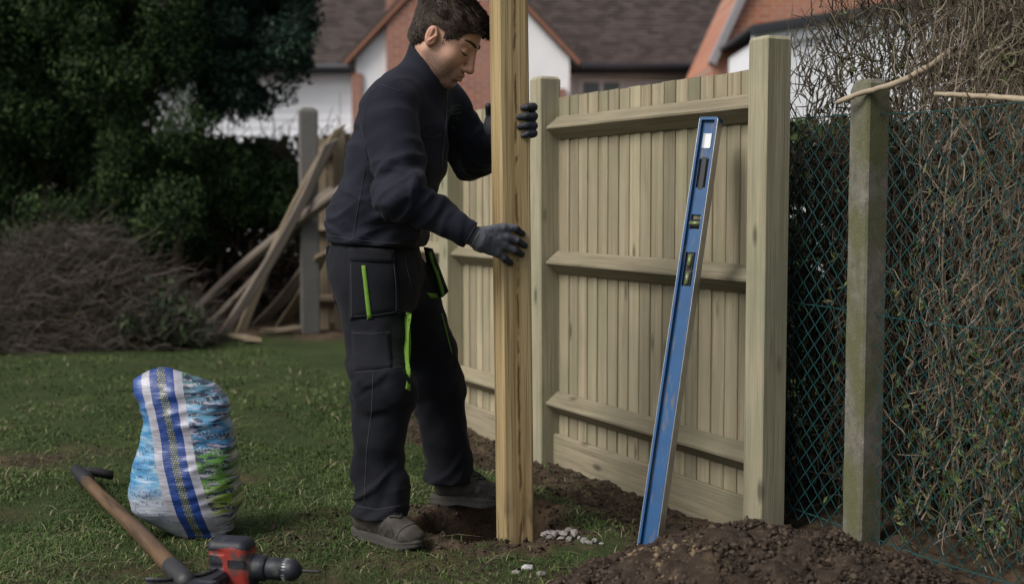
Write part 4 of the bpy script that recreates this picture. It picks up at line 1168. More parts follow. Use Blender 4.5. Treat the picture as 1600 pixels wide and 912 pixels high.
fl, _ = panel('pocket_flap', BV_P, [(546, 387), (615, 391), (617, 411), (547, 408)], M_TROU, pk, .005, 8, 3, 2)
panel('green_trim', BV_P, [(565, 415), (571, 415), (581, 497), (574, 498)], M_GREEN, pk, .003, 2, 12, 1)
seam('stitching', BV_P, [(548, 390), (549, 440), (550, 496)], M_THREAD, pk)
seam('stitching', BV_P, [(613, 394), (618, 440), (619, 487)], M_THREADD, pk)
seam('stitching', BV_P, [(552, 494), (590, 492), (618, 487)], M_THREADD, pk)
bp_, BV_B = panel('back_pocket', BV_T, [(511, 386), (533, 384), (543, 488), (528, 480)], M_TROU, trou, .012, 5, 10, 3, .006)
seam('green_piping', BV_B, [(526, 388), (525, 412), (528, 440), (533, 470)], plain('dull_green_trim', (.05, .12, .03), .8, .2), bp_, .0016)
panel('knee_panel', BV_T, [(549, 515), (609, 518), (613, 574), (553, 580)], M_TROU, trou, .002, 8, 8, 2)
panel('green_trim', BV_T, [(632.5, 488), (640, 489), (639.5, 611), (633.5, 607)], M_GREEN, trou, .006, 2, 14, 8)
fp, BV_F = panel('front_pocket', BV_T, [(664, 386), (672, 388), (697, 455), (684, 466)], M_TROU, trou, .020, 5, 8, 2, .008)
seam('green_trim', BV_F, [(671, 394), (682, 425), (692, 462)], M_GREEN, fp, .0065, 16, .002)
panel('green_trim', BV_T, [(666, 457), (686, 459), (687, 466), (672, 465)], M_GREEN, trou, .003, 5, 2, 1)
seam('green_trim', BV_T, [(690, 490), (698, 520), (706, 552)], M_GREEN, trou, .0030, 16, .001)
seam('stitching', BV_T, [(583, 582), (581, 640), (573, 700), (569, 790)], M_THREAD, trou, .0011)
seam('stitching', BV_T, [(553, 582), (585, 580), (628, 573)], M_THREADD, trou, .0014)
seam('stitching', BV_T, [(549, 520), (580, 521), (607, 519)], M_THREAD, trou, .0009)
seam('stitching', BV_T, [(557, 790), (590, 796), (625, 790)], M_THREADD, trou, .0014)
seam('stitching', BV_T, [(632, 400), (640, 440), (648, 480)], M_THREADD, trou, .0014)
seam('stitching', BV_J, [(508, 367), (550, 374), (600, 380), (655, 381)], M_THREADD, jack, .0013)
seam('stitching', BV_J, [(571, 262), (562, 310), (551, 376)], M_THREADD, jack, .0013)
seam('stitching', BV_J, [(628, 145), (594, 132), (574, 152), (568, 200), (574, 250)], M_THREADD, jack, .0014)
seam('stitching', BV_J, [(660, 212), (676, 215), (690, 210)], M_THREADD, jack, .0013)
seam('zip', BV_J, [(697, 140), (697, 180), (693, 225), (689, 262)], plain('zip_teeth', (.02, .02, .024), .4, .5), jack, .0030, 40)
lg = plain('green_print', (.045, .10, .04), .85, .15, 0, .4, 60)
for (x0, y0, x1, y1, w_) in ((702, 168, 719, 164, 1.6), (704, 172, 716, 170, 1.2), (703, 180, 720, 176, 2.2), (705, 186, 714, 184, 1.5), (704, 191, 718, 187, 1.3), (706, 197, 712, 203, 1.6), (713, 180, 717, 194, 1.3), (702, 172, 705, 184, 1.2)):
    d_ = unit((x1 - x0, y1 - y0)); n2 = np.array([-d_[1], d_[0]]) * w_
    a_, b_2 = np.array([x0, y0]), np.array([x1, y1])
    panel('chest_logo', BV_J, [a_ - n2 * .5, b_2 - n2 * .3, b_2 + n2 * .3, a_ + n2 * .5], lg, jack, .0006, 4, 2, 0)

# boots ---------------------------------------------------------
def boot(heel, toe, name):
    d = unit((toe - heel) * [1, 1, 0]); L = np.linalg.norm((toe - heel)[:2])
    zf = max(float(gz(np.array(heel[0]), np.array(heel[1]))), float(gz(np.array(toe[0]), np.array(toe[1])))) 
    M = frame((heel[0], heel[1], zf), d, np.cross((0, 0, 1), d), (0, 0, 1))
    k = L / .29
    G = Grid((-.03, -.08, -.005), (.33, .08, .20), .0036)
    f = G.ell((.228, .004, .046), (.066, .048, .038))
    f = smin(f, G.cone((.05, 0, .062), (.17, .002, .062), .043, .040), .03)
    f = smin(f, G.cone((.20, 0, .055), (.095, 0, .105), .034, .036), .03)
    f = smin(f, G.cone((.065, 0, .07), (.068, 0, .15), .036, .040), .02)
    f = displace(G, f, lambda G: .0035 * vnoise(G.X * 30, G.Y * 18, G.Z * 30, 71) + .0025 * vnoise(G.X * 75, G.Y * 25, G.Z * 60, 72) * (G.X > .1), .012)
    f = np.maximum(f, .020 - G.Z + 0 * f)
    V, F = G.mesh(f); V[:, 0] *= k; V_b, F_b = V, F
    o = obj('boot', mesh_np('boot', V, F, True), M_BOOT, person, M)
    # sole
    a = np.linspace(0, 2 * np.pi, 40, endpoint=False); sec = []
    for t in a:
        x = math.cos(t); y = math.sin(t)
        xx = .145 + .152 * np.sign(x) * abs(x) ** .8
        w = np.interp(xx, [0, .04, .10, .15, .21, .26, .297], [.040, .042, .036, .036, .052, .048, .036])
        sec.append((xx * k, np.sign(y) * abs(y) ** .75 * w))
    V = []
    for z, s, dx in ((0.0, .97, 0), (.006, 1.0, 0), (.020, 1.0, 0), (.024, 1.02, 0), (.034, 1.0, 0), (.036, .93, 0)):
        for i, (x, y) in enumerate(sec):
            arch = .010 * math.exp(-((x / k - .115) / .022) ** 2) if z == 0 else 0
            V.append([.145 * k + (x - .145 * k) * s, y * s, z + arch + .016 * sstep(.22, .31, np.float64(x / k)) * (1 if z < .02 else .6)])
    n = 40
    F = [[i * n + j, i * n + (j + 1) % n, (i + 1) * n + (j + 1) % n, (i + 1) * n + j] for i in range(5) for j in range(n)] + [list(range(n))[::-1], [5 * n + j for j in range(n)]]
    obj('sole', MB().add(V, F).mesh(), M_SOLE, o, M)
    bv = BVHTree.FromPolygons(V_b.tolist(), F_b.tolist())
    def top(x, y):
        l, n_, *_ = bv.ray_cast(Vector((x * k, y, .3)), Vector((0, 0, -1)))
        return np.array([x * k, y, .05]) if l is None else np.array(l) + np.array(n_) * .0022
    for x in (.150, .170, .190, .208):
        obj('lace', MB().tube(np.array([top(x - .010 + .012 * math.cos(t * 3), y) for t, y in zip(np.linspace(-1, 1, 9), np.linspace(-.026, .026, 9))]), .0028, 6).mesh(smooth=True), M_BLACK, o, M)
    obj('toe_seam', MB().tube(np.array([top(.235 + .018 * math.cos(t * 1.4), .044 * t) for t in np.linspace(-1, 1, 13)]), .0016, 5).mesh(smooth=True), M_SOLE, o, M)
    for s in (-1, 1):
        obj('eyelet_seam', MB().tube(np.array([top(x, s * (.030 + .010 * (x - .12) / .08)) for x in np.linspace(.115, .225, 9)]), .0014, 5).mesh(smooth=True), M_SOLE, o, M)
    return o
N = NM('boot_leather', .75, .25); c = N.coord()
N.col(N.mix(N.ramp(N.noise(c, 18, 5, .65), [(.35, 0.0), (.7, 1.0)]), (.028, .025, .021), (.082, .071, .060))); N.bump(N.noise(c, 160, 4), .3, .002)
M_BOOT = N.m
M_SOLE = plain('boot_sole', (.060, .055, .050), .85, .2, 0, .3, 60)
boot(on_ground(556, 838), on_ground(654, 864), 'near')
boot(on_ground(676, 795), on_ground(790, 800), 'far')

# gloves --------------------------------------------------------
N = NM('glove_back', .8, .2); c = N.coord()
N.col(N.mix(N.noise(c, 30, 4), (.075, .077, .092), (.115, .118, .138))); N.bump(N.noise(c, 500, 2), .3, .002); M_GLOVE = N.m
N = NM('glove_palm', .6, .35); c = N.coord()
N.col(N.mix(N.noise(c, 50, 4), (.016, .017, .022), (.036, .037, .046))); N.bump(N.noise(c, 300, 3), .3, .002); M_GPALM = N.m
FN = -HPU                                                   # outward normal of the post face towards the camera
def tilt_pt(p): return p + np.array([-math.tan(TILT) * p[2], 0, 0])
def face(px, py, off):
    z = W(px, py, 4.1)[2]
    return on_plane(px, py, tilt_pt(KC + np.array([0, 0, z])) + FN * off, FN)
def fingers(G, chains, k=.004):
    f = None
    for ch in chains:
        g_ = None
        for (a, ra), (b, rb) in zip(ch[:-1], ch[1:]):
            q = G.cone(a, b, ra, rb); g_ = q if g_ is None else np.minimum(g_, q)
        f = g_ if f is None else smin(f, g_, k)
    return f
G = Grid(A(724, 436, 3.92), A(836, 334, 4.16), .0022)
kn = [face(786, 356, .026), face(789, 369, .026), face(785, 382, .026), face(776, 393, .024)]
md = [face(804, 356.5, .024), face(807, 375, .025), face(802, 389.5, .024), face(787, 403, .021)]
tp = [face(816, 365, .011), face(820.5, 383.5, .011), face(815, 397, .011), face(797.5, 411, .011)]
ch = [[(k_ + 0, .0130), (m_, .0118), (t_, .0100)] for k_, m_, t_ in zip(kn, md, tp)]
f = fingers(G, ch, .005)
wr = WRN + wd * .002
pl = None
for i, k_ in enumerate(kn):
    w_ = wr + wd * .025 + np.array([0, 0, .020 - .013 * i])
    q = G.cone(w_, k_, .0195, .0155); pl = q if pl is None else smin(pl, q, .014)
pl = smin(pl, G.cone(wr - wd * .035, wr + wd * .03, .031, .030), .012)
f = smin(f, pl, .010)
# thumb on the hidden side of the post
tb = tilt_pt(KC + np.array([0, 0, A(770, 378, 4.1)[2]]))
th = fingers(G, [[(wr + wd * .05 + np.array([0, .015, .012]), .018), (tb + HPN * .020 + HPU * .03 + [0, 0, .012], .013), (tb + HPN * .014 + HPU * .075 + [0, 0, .020], .0105)]])
f = smin(f, th, .010)
f = displace(G, f, lambda G: .0012 * vnoise(G.X * 90, G.Y * 90, G.Z * 90, 81) + .002 * np.clip(vnoise(G.X * 40, G.Y * 40, G.Z * 40, 82), 0, 1), .01)
V, F = G.mesh(f)
gl1 = obj('glove', mesh_np('glove', V, F, True), M_GLOVE, person)
# darker dipped fingers and a cuff band
Vn = normals(V, F); fc = V[F].mean(1)
dk = fingers_mask = np.min([np.linalg.norm(fc - t_, axis=1) for t_ in tp + [(a + b) / 2 for a, b in zip(md, tp)]], 0) < .021
pm_ = (Vn[F].mean(1) @ FN) < -.15
gl1.data.materials.append(M_GPALM)
gl1.data.polygons.foreach_set('material_index', (dk | pm_).astype(np.int32))
cz = wr + wd * .012
ring = [cz + .0325 * (math.cos(a) * np.cross(wd, FN) + math.sin(a) * unit(np.cross(np.cross(wd, FN), wd))) for a in np.linspace(0, 2 * math.pi, 26)]
obj('cuff_edge', MB().tube(np.array(ring), .0022, 5).mesh(smooth=True), plain('pale_cuff_edge', (.20, .20, .19), .8, .2), gl1)
ring2 = [WRN - wd * .006 + .0415 * (math.cos(a) * np.cross(wd, FN) + math.sin(a) * unit(np.cross(np.cross(wd, FN), wd))) for a in np.linspace(0, 2 * math.pi, 26)]
obj('sleeve_edge', MB().tube(np.array(ring2), .0035, 6).mesh(smooth=True), M_JACK, jack)
# far hand: fingers round the right side of the post
K2 = KC + .1 * -HPN
SR = -HPN                                                    # outward normal of the hidden right side
G = Grid((-.16, 4.02, 1.26), (.14, 4.42, 1.50), .0024)
ch = []; kk = []
for i, (py, tl, r) in enumerate(((167, .026, .0125), (181.5, .040, .0130), (196, .038, .0125), (208.5, .026, .0115))):
    z = W(826, py, 4.12)[2]; k2 = tilt_pt(K2 + np.array([0, 0, z]))
    kn_ = k2 + HPU * .095 + SR * (.020) + [0, 0, .004]
    p1 = k2 + HPU * .045 + SR * (r + .009)
    p2 = k2 + HPU * -.002 + SR * (r * .95) + FN * .004
    p3 = k2 + HPN * (tl * .45) + FN * (r * 1.10) + [0, 0, -.001]
    p4 = k2 + HPN * tl + FN * (r * .70) + [0, 0, -.0035 - .001 * i]
    ch.append([(kn_, r * 1.12), (p1, r * 1.10), (p2, r * 1.12), (p3, r * .95), (p4, r * .72)]); kk.append(kn_)
f = fingers(G, ch, .006)
f = displace(G, f, lambda G: .0012 * vnoise(G.X * 110, G.Y * 110, G.Z * 110, 83), .01)
zc = np.mean(kk, 0)
pb = tilt_pt(HPC + HPU * .075 + np.array([0, 0, zc[2] - .012]))   # palm behind the post
for k_ in kk:
    f = smin(f, G.cone(k_, pb + [-.03, .01, (k_[2] - zc[2]) * .6], .016, .020), .014)
f = smin(f, G.cone(pb + [-.03, .015, 0], WRF + [.0, -.02, 0], .030, .033), .02)
tL = A(761, 172, 4.215)
f = smin(f, fingers(G, [[(pb + [-.02, .0, .0], .018), (tL + [.008, .015, -.012], .0135), (tL + [.004, -.012, .012], .0105)]]), .008)
V, F = G.mesh(f)
gl2 = obj('glove', mesh_np('glove', V, F, True), M_GPALM, person)

# head ----------------------------------------------------------
HS = 1.16
hyaw, hpit = math.radians(16), math.radians(34)
fh = np.array([math.cos(hyaw), -math.sin(hyaw), 0])
HFv = math.cos(hpit) * fh + np.array([0, 0, -math.sin(hpit)]); HUv = math.sin(hpit) * fh + np.array([0, 0, math.cos(hpit)])
HLv = np.cross(HUv, HFv)
HC_ = A(699, 58, 4.265)
HM = frame(HC_, HFv, HLv, HUv) @ Matrix.Scale(HS, 4)
HMi = HM.inverted()
tol = lambda p: np.array(HMi @ Vector(p))
G = Grid((-.16, -.11, -.26), (.145, .11, .15), .0024)
both = (-1, 1)
cran = G.ell((-.014, 0, .034), (.100, .077, .084))
f = smin(cran, G.ell((.030, 0, -.030), (.058, .060, .084)), .03)
for s in both:
    f = smin(f, G.cone((-.012, s * .050, -.058), (.062, s * .016, -.100), .017, .018), .03)
f = smin(f, G.ell((.074, 0, -.104), (.020, .022, .018)), .016)
for s in both:
    f = smin(f, G.cone((.080, s * .010, .020), (.062, s * .043, .018), .011, .011), .012)
    f = smin(f, G.sph((.054, s * .043, -.034), .018), .022)
    f = smin(f, G.ell((.026, s * .038, -.064), (.042, .019, .036)), .025)
for s in both:
    f = smax(f, -G.ell((.099, s * .034, -.004), (.017, .018, .012)), .010)
    f = smin(f, G.sph((.0725, s * .0325, -.005), .0125), .003)
f = smin(f, G.ell((.085, 0, -.074), (.016, .027, .022)), .014)                                     # mouth mound
f = smin(f, G.cone((.088, 0, .010), (.107, 0, -.038), .0085, .0115), .010)
f = smin(f, G.sph((.109, 0, -.042), .0118), .006)
for s in both:
    f = smin(f, G.ell((.096, s * .0125, -.047), (.012, .0085, .0085)), .005)
    f = smax(f, -G.ell((.104, s * .0065, -.0545), (.006, .0035, .004)), .003)
f = smin(f, G.cone((.097, -.011, -.0675), (.097, .011, -.0675), .0050, .0050), .006)
f = smin(f, G.cone((.095, -.012, -.0815), (.095, .012, -.0815), .0062, .0062), .006)
f = smax(f, -G.cone((.104, -.022, -.0750), (.104, .022, -.0750), .0040, .0040), .003)
f = smax(f, -G.ell((.094, 0, -.093), (.008, .018, .005)), .008)
for s in both:                                                                                      # ears
    er = [unit((.97, 0, .25)), unit((0, 1, 0)), unit((-.25, 0, .97))]
    e = G.ell((-.014, s * .077, -.016), (.018, .011, .030), er)
    e = smax(e, -G.ell((-.010, s * .0875, -.012), (.0125, .0095, .0225), er), .003)
    e = smin(e, G.cone((-.018, s * .0815, .002), (-.016, s * .0815, -.026), .0038, .0035), .003)
    e = smin(e, G.cone((-.004, s * .082, -.014), (-.010, s * .084, -.030), .0045, .004), .004)
    f = smin(f, e, .006)
n0, n1 = tol(A(676, 92, 4.29)), tol(A(655, 150, 4.31))
f = smin(f, G.cone((-.020, 0, -.045), n0, .056, .055), .025)
f = smin(f, G.cone(n0, n1, .055, .060), .02)
V, F = G.mesh(f)
# body hidden by the clothes, one figure with the head
Gb = Grid((-.66, 3.95, .10), (.02, 4.72, 1.56), .014)
b = Gb.ell(A(588, 400, 4.35), (.11, .14, .12), RB)
for args in ((A(590, 350, 4.345), CHE, .10, .115), (CHE, A(640, 190, 4.315), .115, .10), (A(648, 150, 4.30), A(672, 100, 4.29), .06, .055), (SHN, ELN, .055, .043), (ELN, WRN, .042, .028), (SHF, ELF, .05, .042), (ELF, WRF, .04, .03), (HIN, KNN, .075, .055), (KNN, ANN, .052, .042), (HIF, KNF, .075, .055), (KNF, ANF, .052, .042), (SHN, SHF, .05, .05)):
    b = smin(b, Gb.cone(*args), .03)
Vb, Fb = Gb.mesh(b)
mi = np.array(HMi); Vbl = Vb @ mi[:3, :3].T + mi[:3, 3]
nh = len(V)
Vh = np.concatenate([V, Vbl]); Fh = np.concatenate([F, Fb + nh])
N = NM('skin', .55, .35); c = N.coord()
X_, Y_, Z_ = N.sep(c)
skin = N.mix(N.noise(c, 45, 4), (.40, .225, .155), (.50, .295, .215))
nz_ = N.noise(c, 28, 3)
def rng_(v, a, b): return N.ramp(N.math('MULTIPLY_ADD', v, 1.0) if False else v, [(a, 0.0), (b, 1.0)])
zj = N.math('ADD', N.math('MULTIPLY', Z_, -5.0), N.math('MULTIPLY', nz_, .12))          # 0 at eye height, larger towards the chin
jaw = N.math('MULTIPLY', N.ramp(zj, [(.25, 0.0), (.40, 1.0)]), N.ramp(N.math('ADD', N.math('MULTIPLY', X_, 4), .5), [(.42, 0.0), (.52, 1.0)]))
dots = N.ramp(N.noise(c, 420, 2), [(.40, .35), (.58, .85)])
skin = N.mix(N.math('MULTIPLY', jaw, dots), skin, (.075, .054, .046))                         # stubble
lip = N.math('MULTIPLY', N.ramp(N.math('ABSOLUTE', N.math('ADD', Z_, .0755)), [(.008, 1.0), (.0125, 0.0)]), N.math('MULTIPLY', N.ramp(N.math('ABSOLUTE', Y_), [(.018, 1.0), (.024, 0.0)]), N.ramp(X_, [(.092, 0.0), (.096, 1.0)])))
skin = N.mix(N.math('MULTIPLY', lip, .7), skin, (.27, .115, .095))
red = N.math('MULTIPLY', N.ramp(N.math('ABSOLUTE', Y_), [(.076, 0.0), (.086, 1.0)]), .35)
skin = N.mix(red, skin, (.44, .16, .11))
nos = N.math('MULTIPLY', N.ramp(X_, [(.098, 0.0), (.114, 1.0)]), .3)
skin = N.mix(nos, skin, (.46, .20, .15))
N.col(skin); N.val('Subsurface Weight', .12); N.val('Subsurface Radius', (.01, .004, .002)); N.val('Subsurface Scale', .5)
N.bump(N.noise(c, 240, 4), .15, .002)
body = obj('body', mesh_np('body', Vh, Fh, True), N.m, person, HM)
BV_H = BVHTree.FromPolygons(V.tolist(), F.tolist())
# hair: a close cap with tufts
def hairline(x, y, z):
    """> 0 where hair grows (head coordinates)"""
    ay = np.abs(y)
    front = z - (.078 - .55 * np.clip(.085 - x, 0, .02)) + 0 * ay
    zl = np.interp(x, [-.12, -.06, -.035, -.020, .012, .022, .030, .046, .056, .066, .078, .095], [-.070, -.066, -.050, .016, .012, -.036, -.020, .010, .038, .052, .058, .060])
    zl = zl + np.where((x > .04), -.25 * np.clip(ay - .03, 0, .05), 0)
    return z - zl
G = Grid((-.15, -.105, -.11), (.125, .105, .155), .0026)
XX, YY, ZZ = [a + 0 * (G.X + G.Y + G.Z) for a in (G.X, G.Y, G.Z)]
h = smin(G.ell((-.014, 0, .036), (.106, .0825, .091)), G.ell((.028, 0, .066), (.074, .062, .048)), .02)
h = smin(h, G.ell((.060, -.004, .074), (.040, .048, .026)), .02)
h = smin(h, G.ell((-.045, 0, -.028), (.062, .066, .055)), .02)
h = displace(G, h, lambda G: .0022 * vnoise(G.X * 16 + 1.5 * vnoise(G.X * 12, G.Y * 12, G.Z * 12, 92), G.Y * 130, G.Z * 34, 91) + .002 * vnoise(G.X * 40, G.Y * 40, G.Z * 40, 93), .015)
hl = displace(G, hairline(XX, YY, ZZ), lambda G: .004 * vnoise(G.X * 90, G.Y * 90, G.Z * 90, 94), .012)
sb = (XX > .010) & (XX < .032) & (ZZ < .02)
h = smax(h, -hl * .8, .006)
h = np.maximum(h, np.where(ZZ < -.03, G.ell((-.045, 0, -.028), (.063, .067, .056)), h))
V2, F2 = G.mesh(h)
N = NM('hair_brown', .6, .2); c = N.coord()
st = N.noise(N.scale(c, (20, 160, 50)), 1.6, 4, .6, .6)
N.col(N.ramp(st, [(.3, (.016, .011, .0085)), (.55, (.040, .027, .020)), (.75, (.082, .057, .042))])); N.bump(st, .6, .006)
M_HAIR = N.m
hair = obj('hair', mesh_np('hair', V2, F2, True), M_HAIR, body, HM)
n = 9000
fc = V2[F2].mean(1); fn_ = normals(V2, F2)[F2].mean(1)
sel = RNG.integers(0, len(fc), n * 2); C = fc[sel]; Nn = fn_[sel]
k = (hairline(C[:, 0], C[:, 1], C[:, 2]) > .002); C, Nn = C[k][:n], Nn[k][:n]; n = len(C)
crown = np.array([-.07, 0, .10]); gd = C - crown; gd[:, 2] *= .8; gd[:, 0] += .02
gd -= Nn * (gd * Nn).sum(1)[:, None]; gd /= np.linalg.norm(gd, axis=1)[:, None] + 1e-6
gd = gd + RNG.normal(0, .13, (n, 3)) + Nn * RNG.uniform(.0, .16, n)[:, None]; gd /= np.linalg.norm(gd, axis=1)[:, None]
ln = np.where(C[:, 2] > .05, RNG.uniform(.014, .028, n), RNG.uniform(.006, .014, n))
sd = np.cross(gd, Nn); sd /= np.linalg.norm(sd, axis=1)[:, None] + 1e-6
w = RNG.uniform(.0007, .0016, n)[:, None]
B0 = C - Nn * .002
V3 = np.stack([B0 - sd * w, B0 + sd * w, C + gd * (ln * .6)[:, None] + Nn * .001 + sd * w * .6, C + gd * ln[:, None] - Nn * .0012], 1).reshape(-1, 3)
F3 = np.arange(n * 4).reshape(n, 4)
o = obj('strands', mesh_np('strands', V3, F3), M_HAIR, hair, HM); o['kind'] = 'stuff'
# eyebrows, lashes
def snap(p):
    l, n_, i, d = BV_H.find_nearest(Vector(p)); return np.array(l), np.array(n_)
for s in both:
    Q = []
    for t in np.linspace(0, 1, 9):
        l, n_ = snap((.090 - .024 * t ** 1.5, s * (.012 + .040 * t), .0205 + .006 * math.sin(t * 2.6))); Q.append(l + n_ * .0008)
    obj('eyebrow', MB().tube(np.array(Q), np.array([.0030, .0040, .0042, .0042, .0040, .0036, .0030, .0024, .0013]), 6).mesh(smooth=True), M_HAIR, body, HM)
    Q = []
    for t in np.linspace(0, 1, 10):
        l, n_, *_ = BV_H.ray_cast(Vector((.2, s * (.0175 + .031 * t), -.0105 + .0055 * t - .0035 * math.sin(t * math.pi))), Vector((-1, 0, 0)))
        if l is not None: Q.append(np.array(l) + np.array(n_) * .0006)
    obj('eyelashes', MB().tube(np.array(Q), np.array([.0008, .0016, .0020, .0021, .0021, .0021, .0020, .0018, .0014, .0007])[:len(Q)], 5).mesh(smooth=True), M_HAIR, body, HM)

# ------------------------------------------------------------------ bag of post mix
rows = [(583, 246, 262, .010), (588, 231, 278, .022), (601, 210, 322, .042), (612, 212, 342, .056), (640, 222, 356, .080), (665, 226, 361, .094), (700, 218, 366, .104), (735, 211, 370, .116), (770, 206, 374, .120), (800, 212, 375, .116), (822, 238, 369, .100), (840, 275, 358, .075), (848, 295, 342, .045)]
BDp = 4.17; rr_ = np.array(rows, float)
yy = np.linspace(583, 848, 96)
Lx, Rx, Th = [np.interp(yy, rr_[:, 0], rr_[:, i]) for i in (1, 2, 3)]
for _ in range(1):
    for a_ in (Lx, Rx, Th): a_[1:-1] = (a_[:-2] + 2 * a_[1:-1] + a_[2:]) / 4
na = 88; Vg, At = [], []
sc_l = np.interp(yy, [584, 605, 700, 729, 800, 848], [251, 254, 270, 276, 296, 316])
for i, y_ in enumerate(yy):
    pl_, pr_ = W(Lx[i], y_, BDp), W(Rx[i], y_, BDp); cx_, hw = (pl_[0] + pr_[0]) / 2, (pr_[0] - pl_[0]) / 2
    z_ = pl_[2]; sx_c = W(sc_l[i], y_, BDp - Th[i])[0]
    for j in range(na):
        a = 2 * np.pi * j / na
        ca, sa = math.cos(a), math.sin(a)
        x_ = cx_ + hw * np.sign(ca) * abs(ca) ** .72; d_ = Th[i] * np.sign(sa) * abs(sa) ** .72
        p = np.array([x_, BDp - d_, z_])
        nn_ = np.array([ca, -sa, 0])
        wr_ = .0065 * vnoise(np.array(x_ * 9.), np.array(d_ * 9), np.array(z_ * 62. + 1.5 * math.sin(x_ * 20)), 101) * np.clip((x_ - sx_c) * 14 + .5, .25, 1) + .010 * vnoise(np.array(x_ * 9.), np.array(d_ * 9), np.array(z_ * 9.), 102)
        wr_ += .014 * (.5 - abs(float(vnoise(np.array(x_ * 7. + z_ * 9), np.array(d_ * 7), np.array(z_ * 24. - x_ * 9), 104)))) * (1.0 if x_ > sx_c else .55)
        wr_ += .010 * max(0, 1 - abs(z_ - .42) / .12) * vnoise(np.array(x_ * 22.), np.array(d_ * 22), np.array(z_ * 26.), 103) * (x_ > sx_c)
        Vg.append(p + nn_ * float(wr_)); At.append([(x_ - sx_c) if sa > -.25 else 1.0 * np.sign(ca), z_, 1.0 if sa > -.25 else 0.0])
Vg = np.array(Vg); nr_ = len(yy)
Vg[:, 2] -= Vg[:, 2].min() - 0.0
Fg = [[i * na + j, i * na + (j + 1) % na, (i + 1) * na + (j + 1) % na, (i + 1) * na + j] for i in range(nr_ - 1) for j in range(na)]
Fg += [list(range(na))[::-1], [(nr_ - 1) * na + j for j in range(na)]]
N = NM('printed_plastic', .36, .5)
b3 = N.attr('print', 'Vector'); bx_, bz_, bf_ = N.sep(b3)
cv = N.n('ShaderNodeCombineXYZ'); N.lk(bx_, cv.inputs[0]); N.lk(bz_, cv.inputs[1]); pv = cv.outputs[0]
absx = N.math('ABSOLUTE', bx_)
WHT = (.44, .45, .52)
# left: pale blue print with dark lines of lettering; right: blue over green with dark and lilac shapes
blue = N.ramp(N.noise(N.scale(pv, (9, 26, 1)), 1.2, 4, .6), [(.30, (.03, .16, .42)), (.48, (.10, .36, .62)), (.64, (.42, .58, .72)), (.8, (.60, .66, .74))])
let = N.n('ShaderNodeTexBrick'); N.lk(N.scale(pv, (1, 1, 1), rot=(0, 0, .12)), let.inputs['Vector'])
let.inputs['Scale'].default_value = 1.0; let.inputs['Brick Width'].default_value = .009; let.inputs['Row Height'].default_value = .013; let.inputs['Mortar Size'].default_value = .0035; let.inputs['Bias'].default_value = 0
lm = N.math('MULTIPLY', N.ramp(N.noise(N.scale(pv, (160, 90, 1)), 1, 2), [(.52, 0.0), (.56, 1.0)]), N.ramp(N.noise(N.scale(pv, (10, 38, 1), (4, 2, 0)), 1, 2), [(.50, 0.0), (.54, 1.0)]))
left = N.mix(N.math('MULTIPLY', lm, .8), blue, (.03, .07, .16))
left = N.mix(N.ramp(N.math('ADD', bz_, N.math('MULTIPLY', N.noise(pv, 14, 2), .1)), [(.16, .8), (.22, 0.0)]), left, N.mix(N.math('MULTIPLY', lm, .7), (.55, .56, .60), (.10, .16, .30)))
left = N.mix(N.ramp(bz_, [(.36, 0.0), (.44, 1.0)]), left, (.035, .10, .36))
zz_ = N.math('ADD', bz_, N.math('MULTIPLY', N.math('SUBTRACT', N.noise(N.scale(pv, (8, 20, 1)), 1.5, 4), .5), .22))
right = N.ramp(zz_, [(.06, (.55, .56, .60)), (.10, (.42, .50, .08)), (.17, (.16, .36, .05)), (.27, (.10, .27, .07)), (.30, (.05, .24, .52)), (.38, (.16, .42, .66)), (.46, (.10, .22, .30)), (.52, (.10, .22, .12))])
shp = N.noise(N.scale(pv, (11, 46, 1), (2, 5, 0)), 1.6, 4, .6)
right = N.mix(N.ramp(shp, [(.51, 0.0), (.55, .92)]), right, (.02, .03, .065))
right = N.mix(N.ramp(N.noise(N.scale(pv, (14, 40, 1), (8, 1, 0)), 1.7, 4), [(.56, 0.0), (.60, .85)]), right, (.50, .47, .62))
right = N.mix(N.math('MULTIPLY', lm, .5), right, (.60, .62, .66))
body_ = N.mix(N.ramp(N.math('ADD', N.math('MULTIPLY', bx_, 2), .5), [(.5, 0.0), (.505, 1.0)]), left, right)
BLU = N.mix(N.noise(pv, 20, 3), (.012, .045, .22), (.02, .07, .32))
goldn = N.n('ShaderNodeTexBrick'); N.lk(pv, goldn.inputs['Vector']); goldn.inputs['Scale'].default_value = 1.0
goldn.inputs['Brick Width'].default_value = .0075; goldn.inputs['Row Height'].default_value = .0068; goldn.inputs['Mortar Size'].default_value = .0016
goldn.inputs['Color1'].default_value = (.50, .50, .16, 1); goldn.inputs['Color2'].default_value = (.22, .24, .12, 1); goldn.inputs['Mortar'].default_value = (.03, .06, .16, 1)
band = N.ramp(N.math('MULTIPLY', absx, 10), [(0, 0.0), (.125, 0.0), (.13, 1.0)])
strip = N.mix(band, goldn.outputs['Color'], BLU)
strip = N.mix(N.ramp(N.math('MULTIPLY', absx, 10), [(.385, 0.0), (.395, 1.0)]), strip, WHT)
colr = N.mix(N.ramp(N.math('MULTIPLY', absx, 10), [(.645, 0.0), (.66, 1.0)]), strip, body_)
dirt = N.noise(N.scale(pv, (20, 60, 1)), 1.4, 5)
colr = N.mix(N.ramp(dirt, [(.5, 0.0), (.8, .3)]), colr, (.12, .12, .12))
N.col(N.mix(1.0, colr, (.72, .70, .70), 'MULTIPLY'))
N.bump(N.noise(N.scale(pv, (10, 42, 1)), 1.3, 4), .4, .010)
bag = obj('bag', mesh_np('bag', Vg, Fg, True, {'print': At}), N.m, None, None)
bag.data.transform(Matrix.Translation((1.06, -BDp, 0))); bag.matrix_basis = Matrix.Translation((-1.06, BDp, float(gz(np.array(-1.06), np.array(BDp))) - .012))
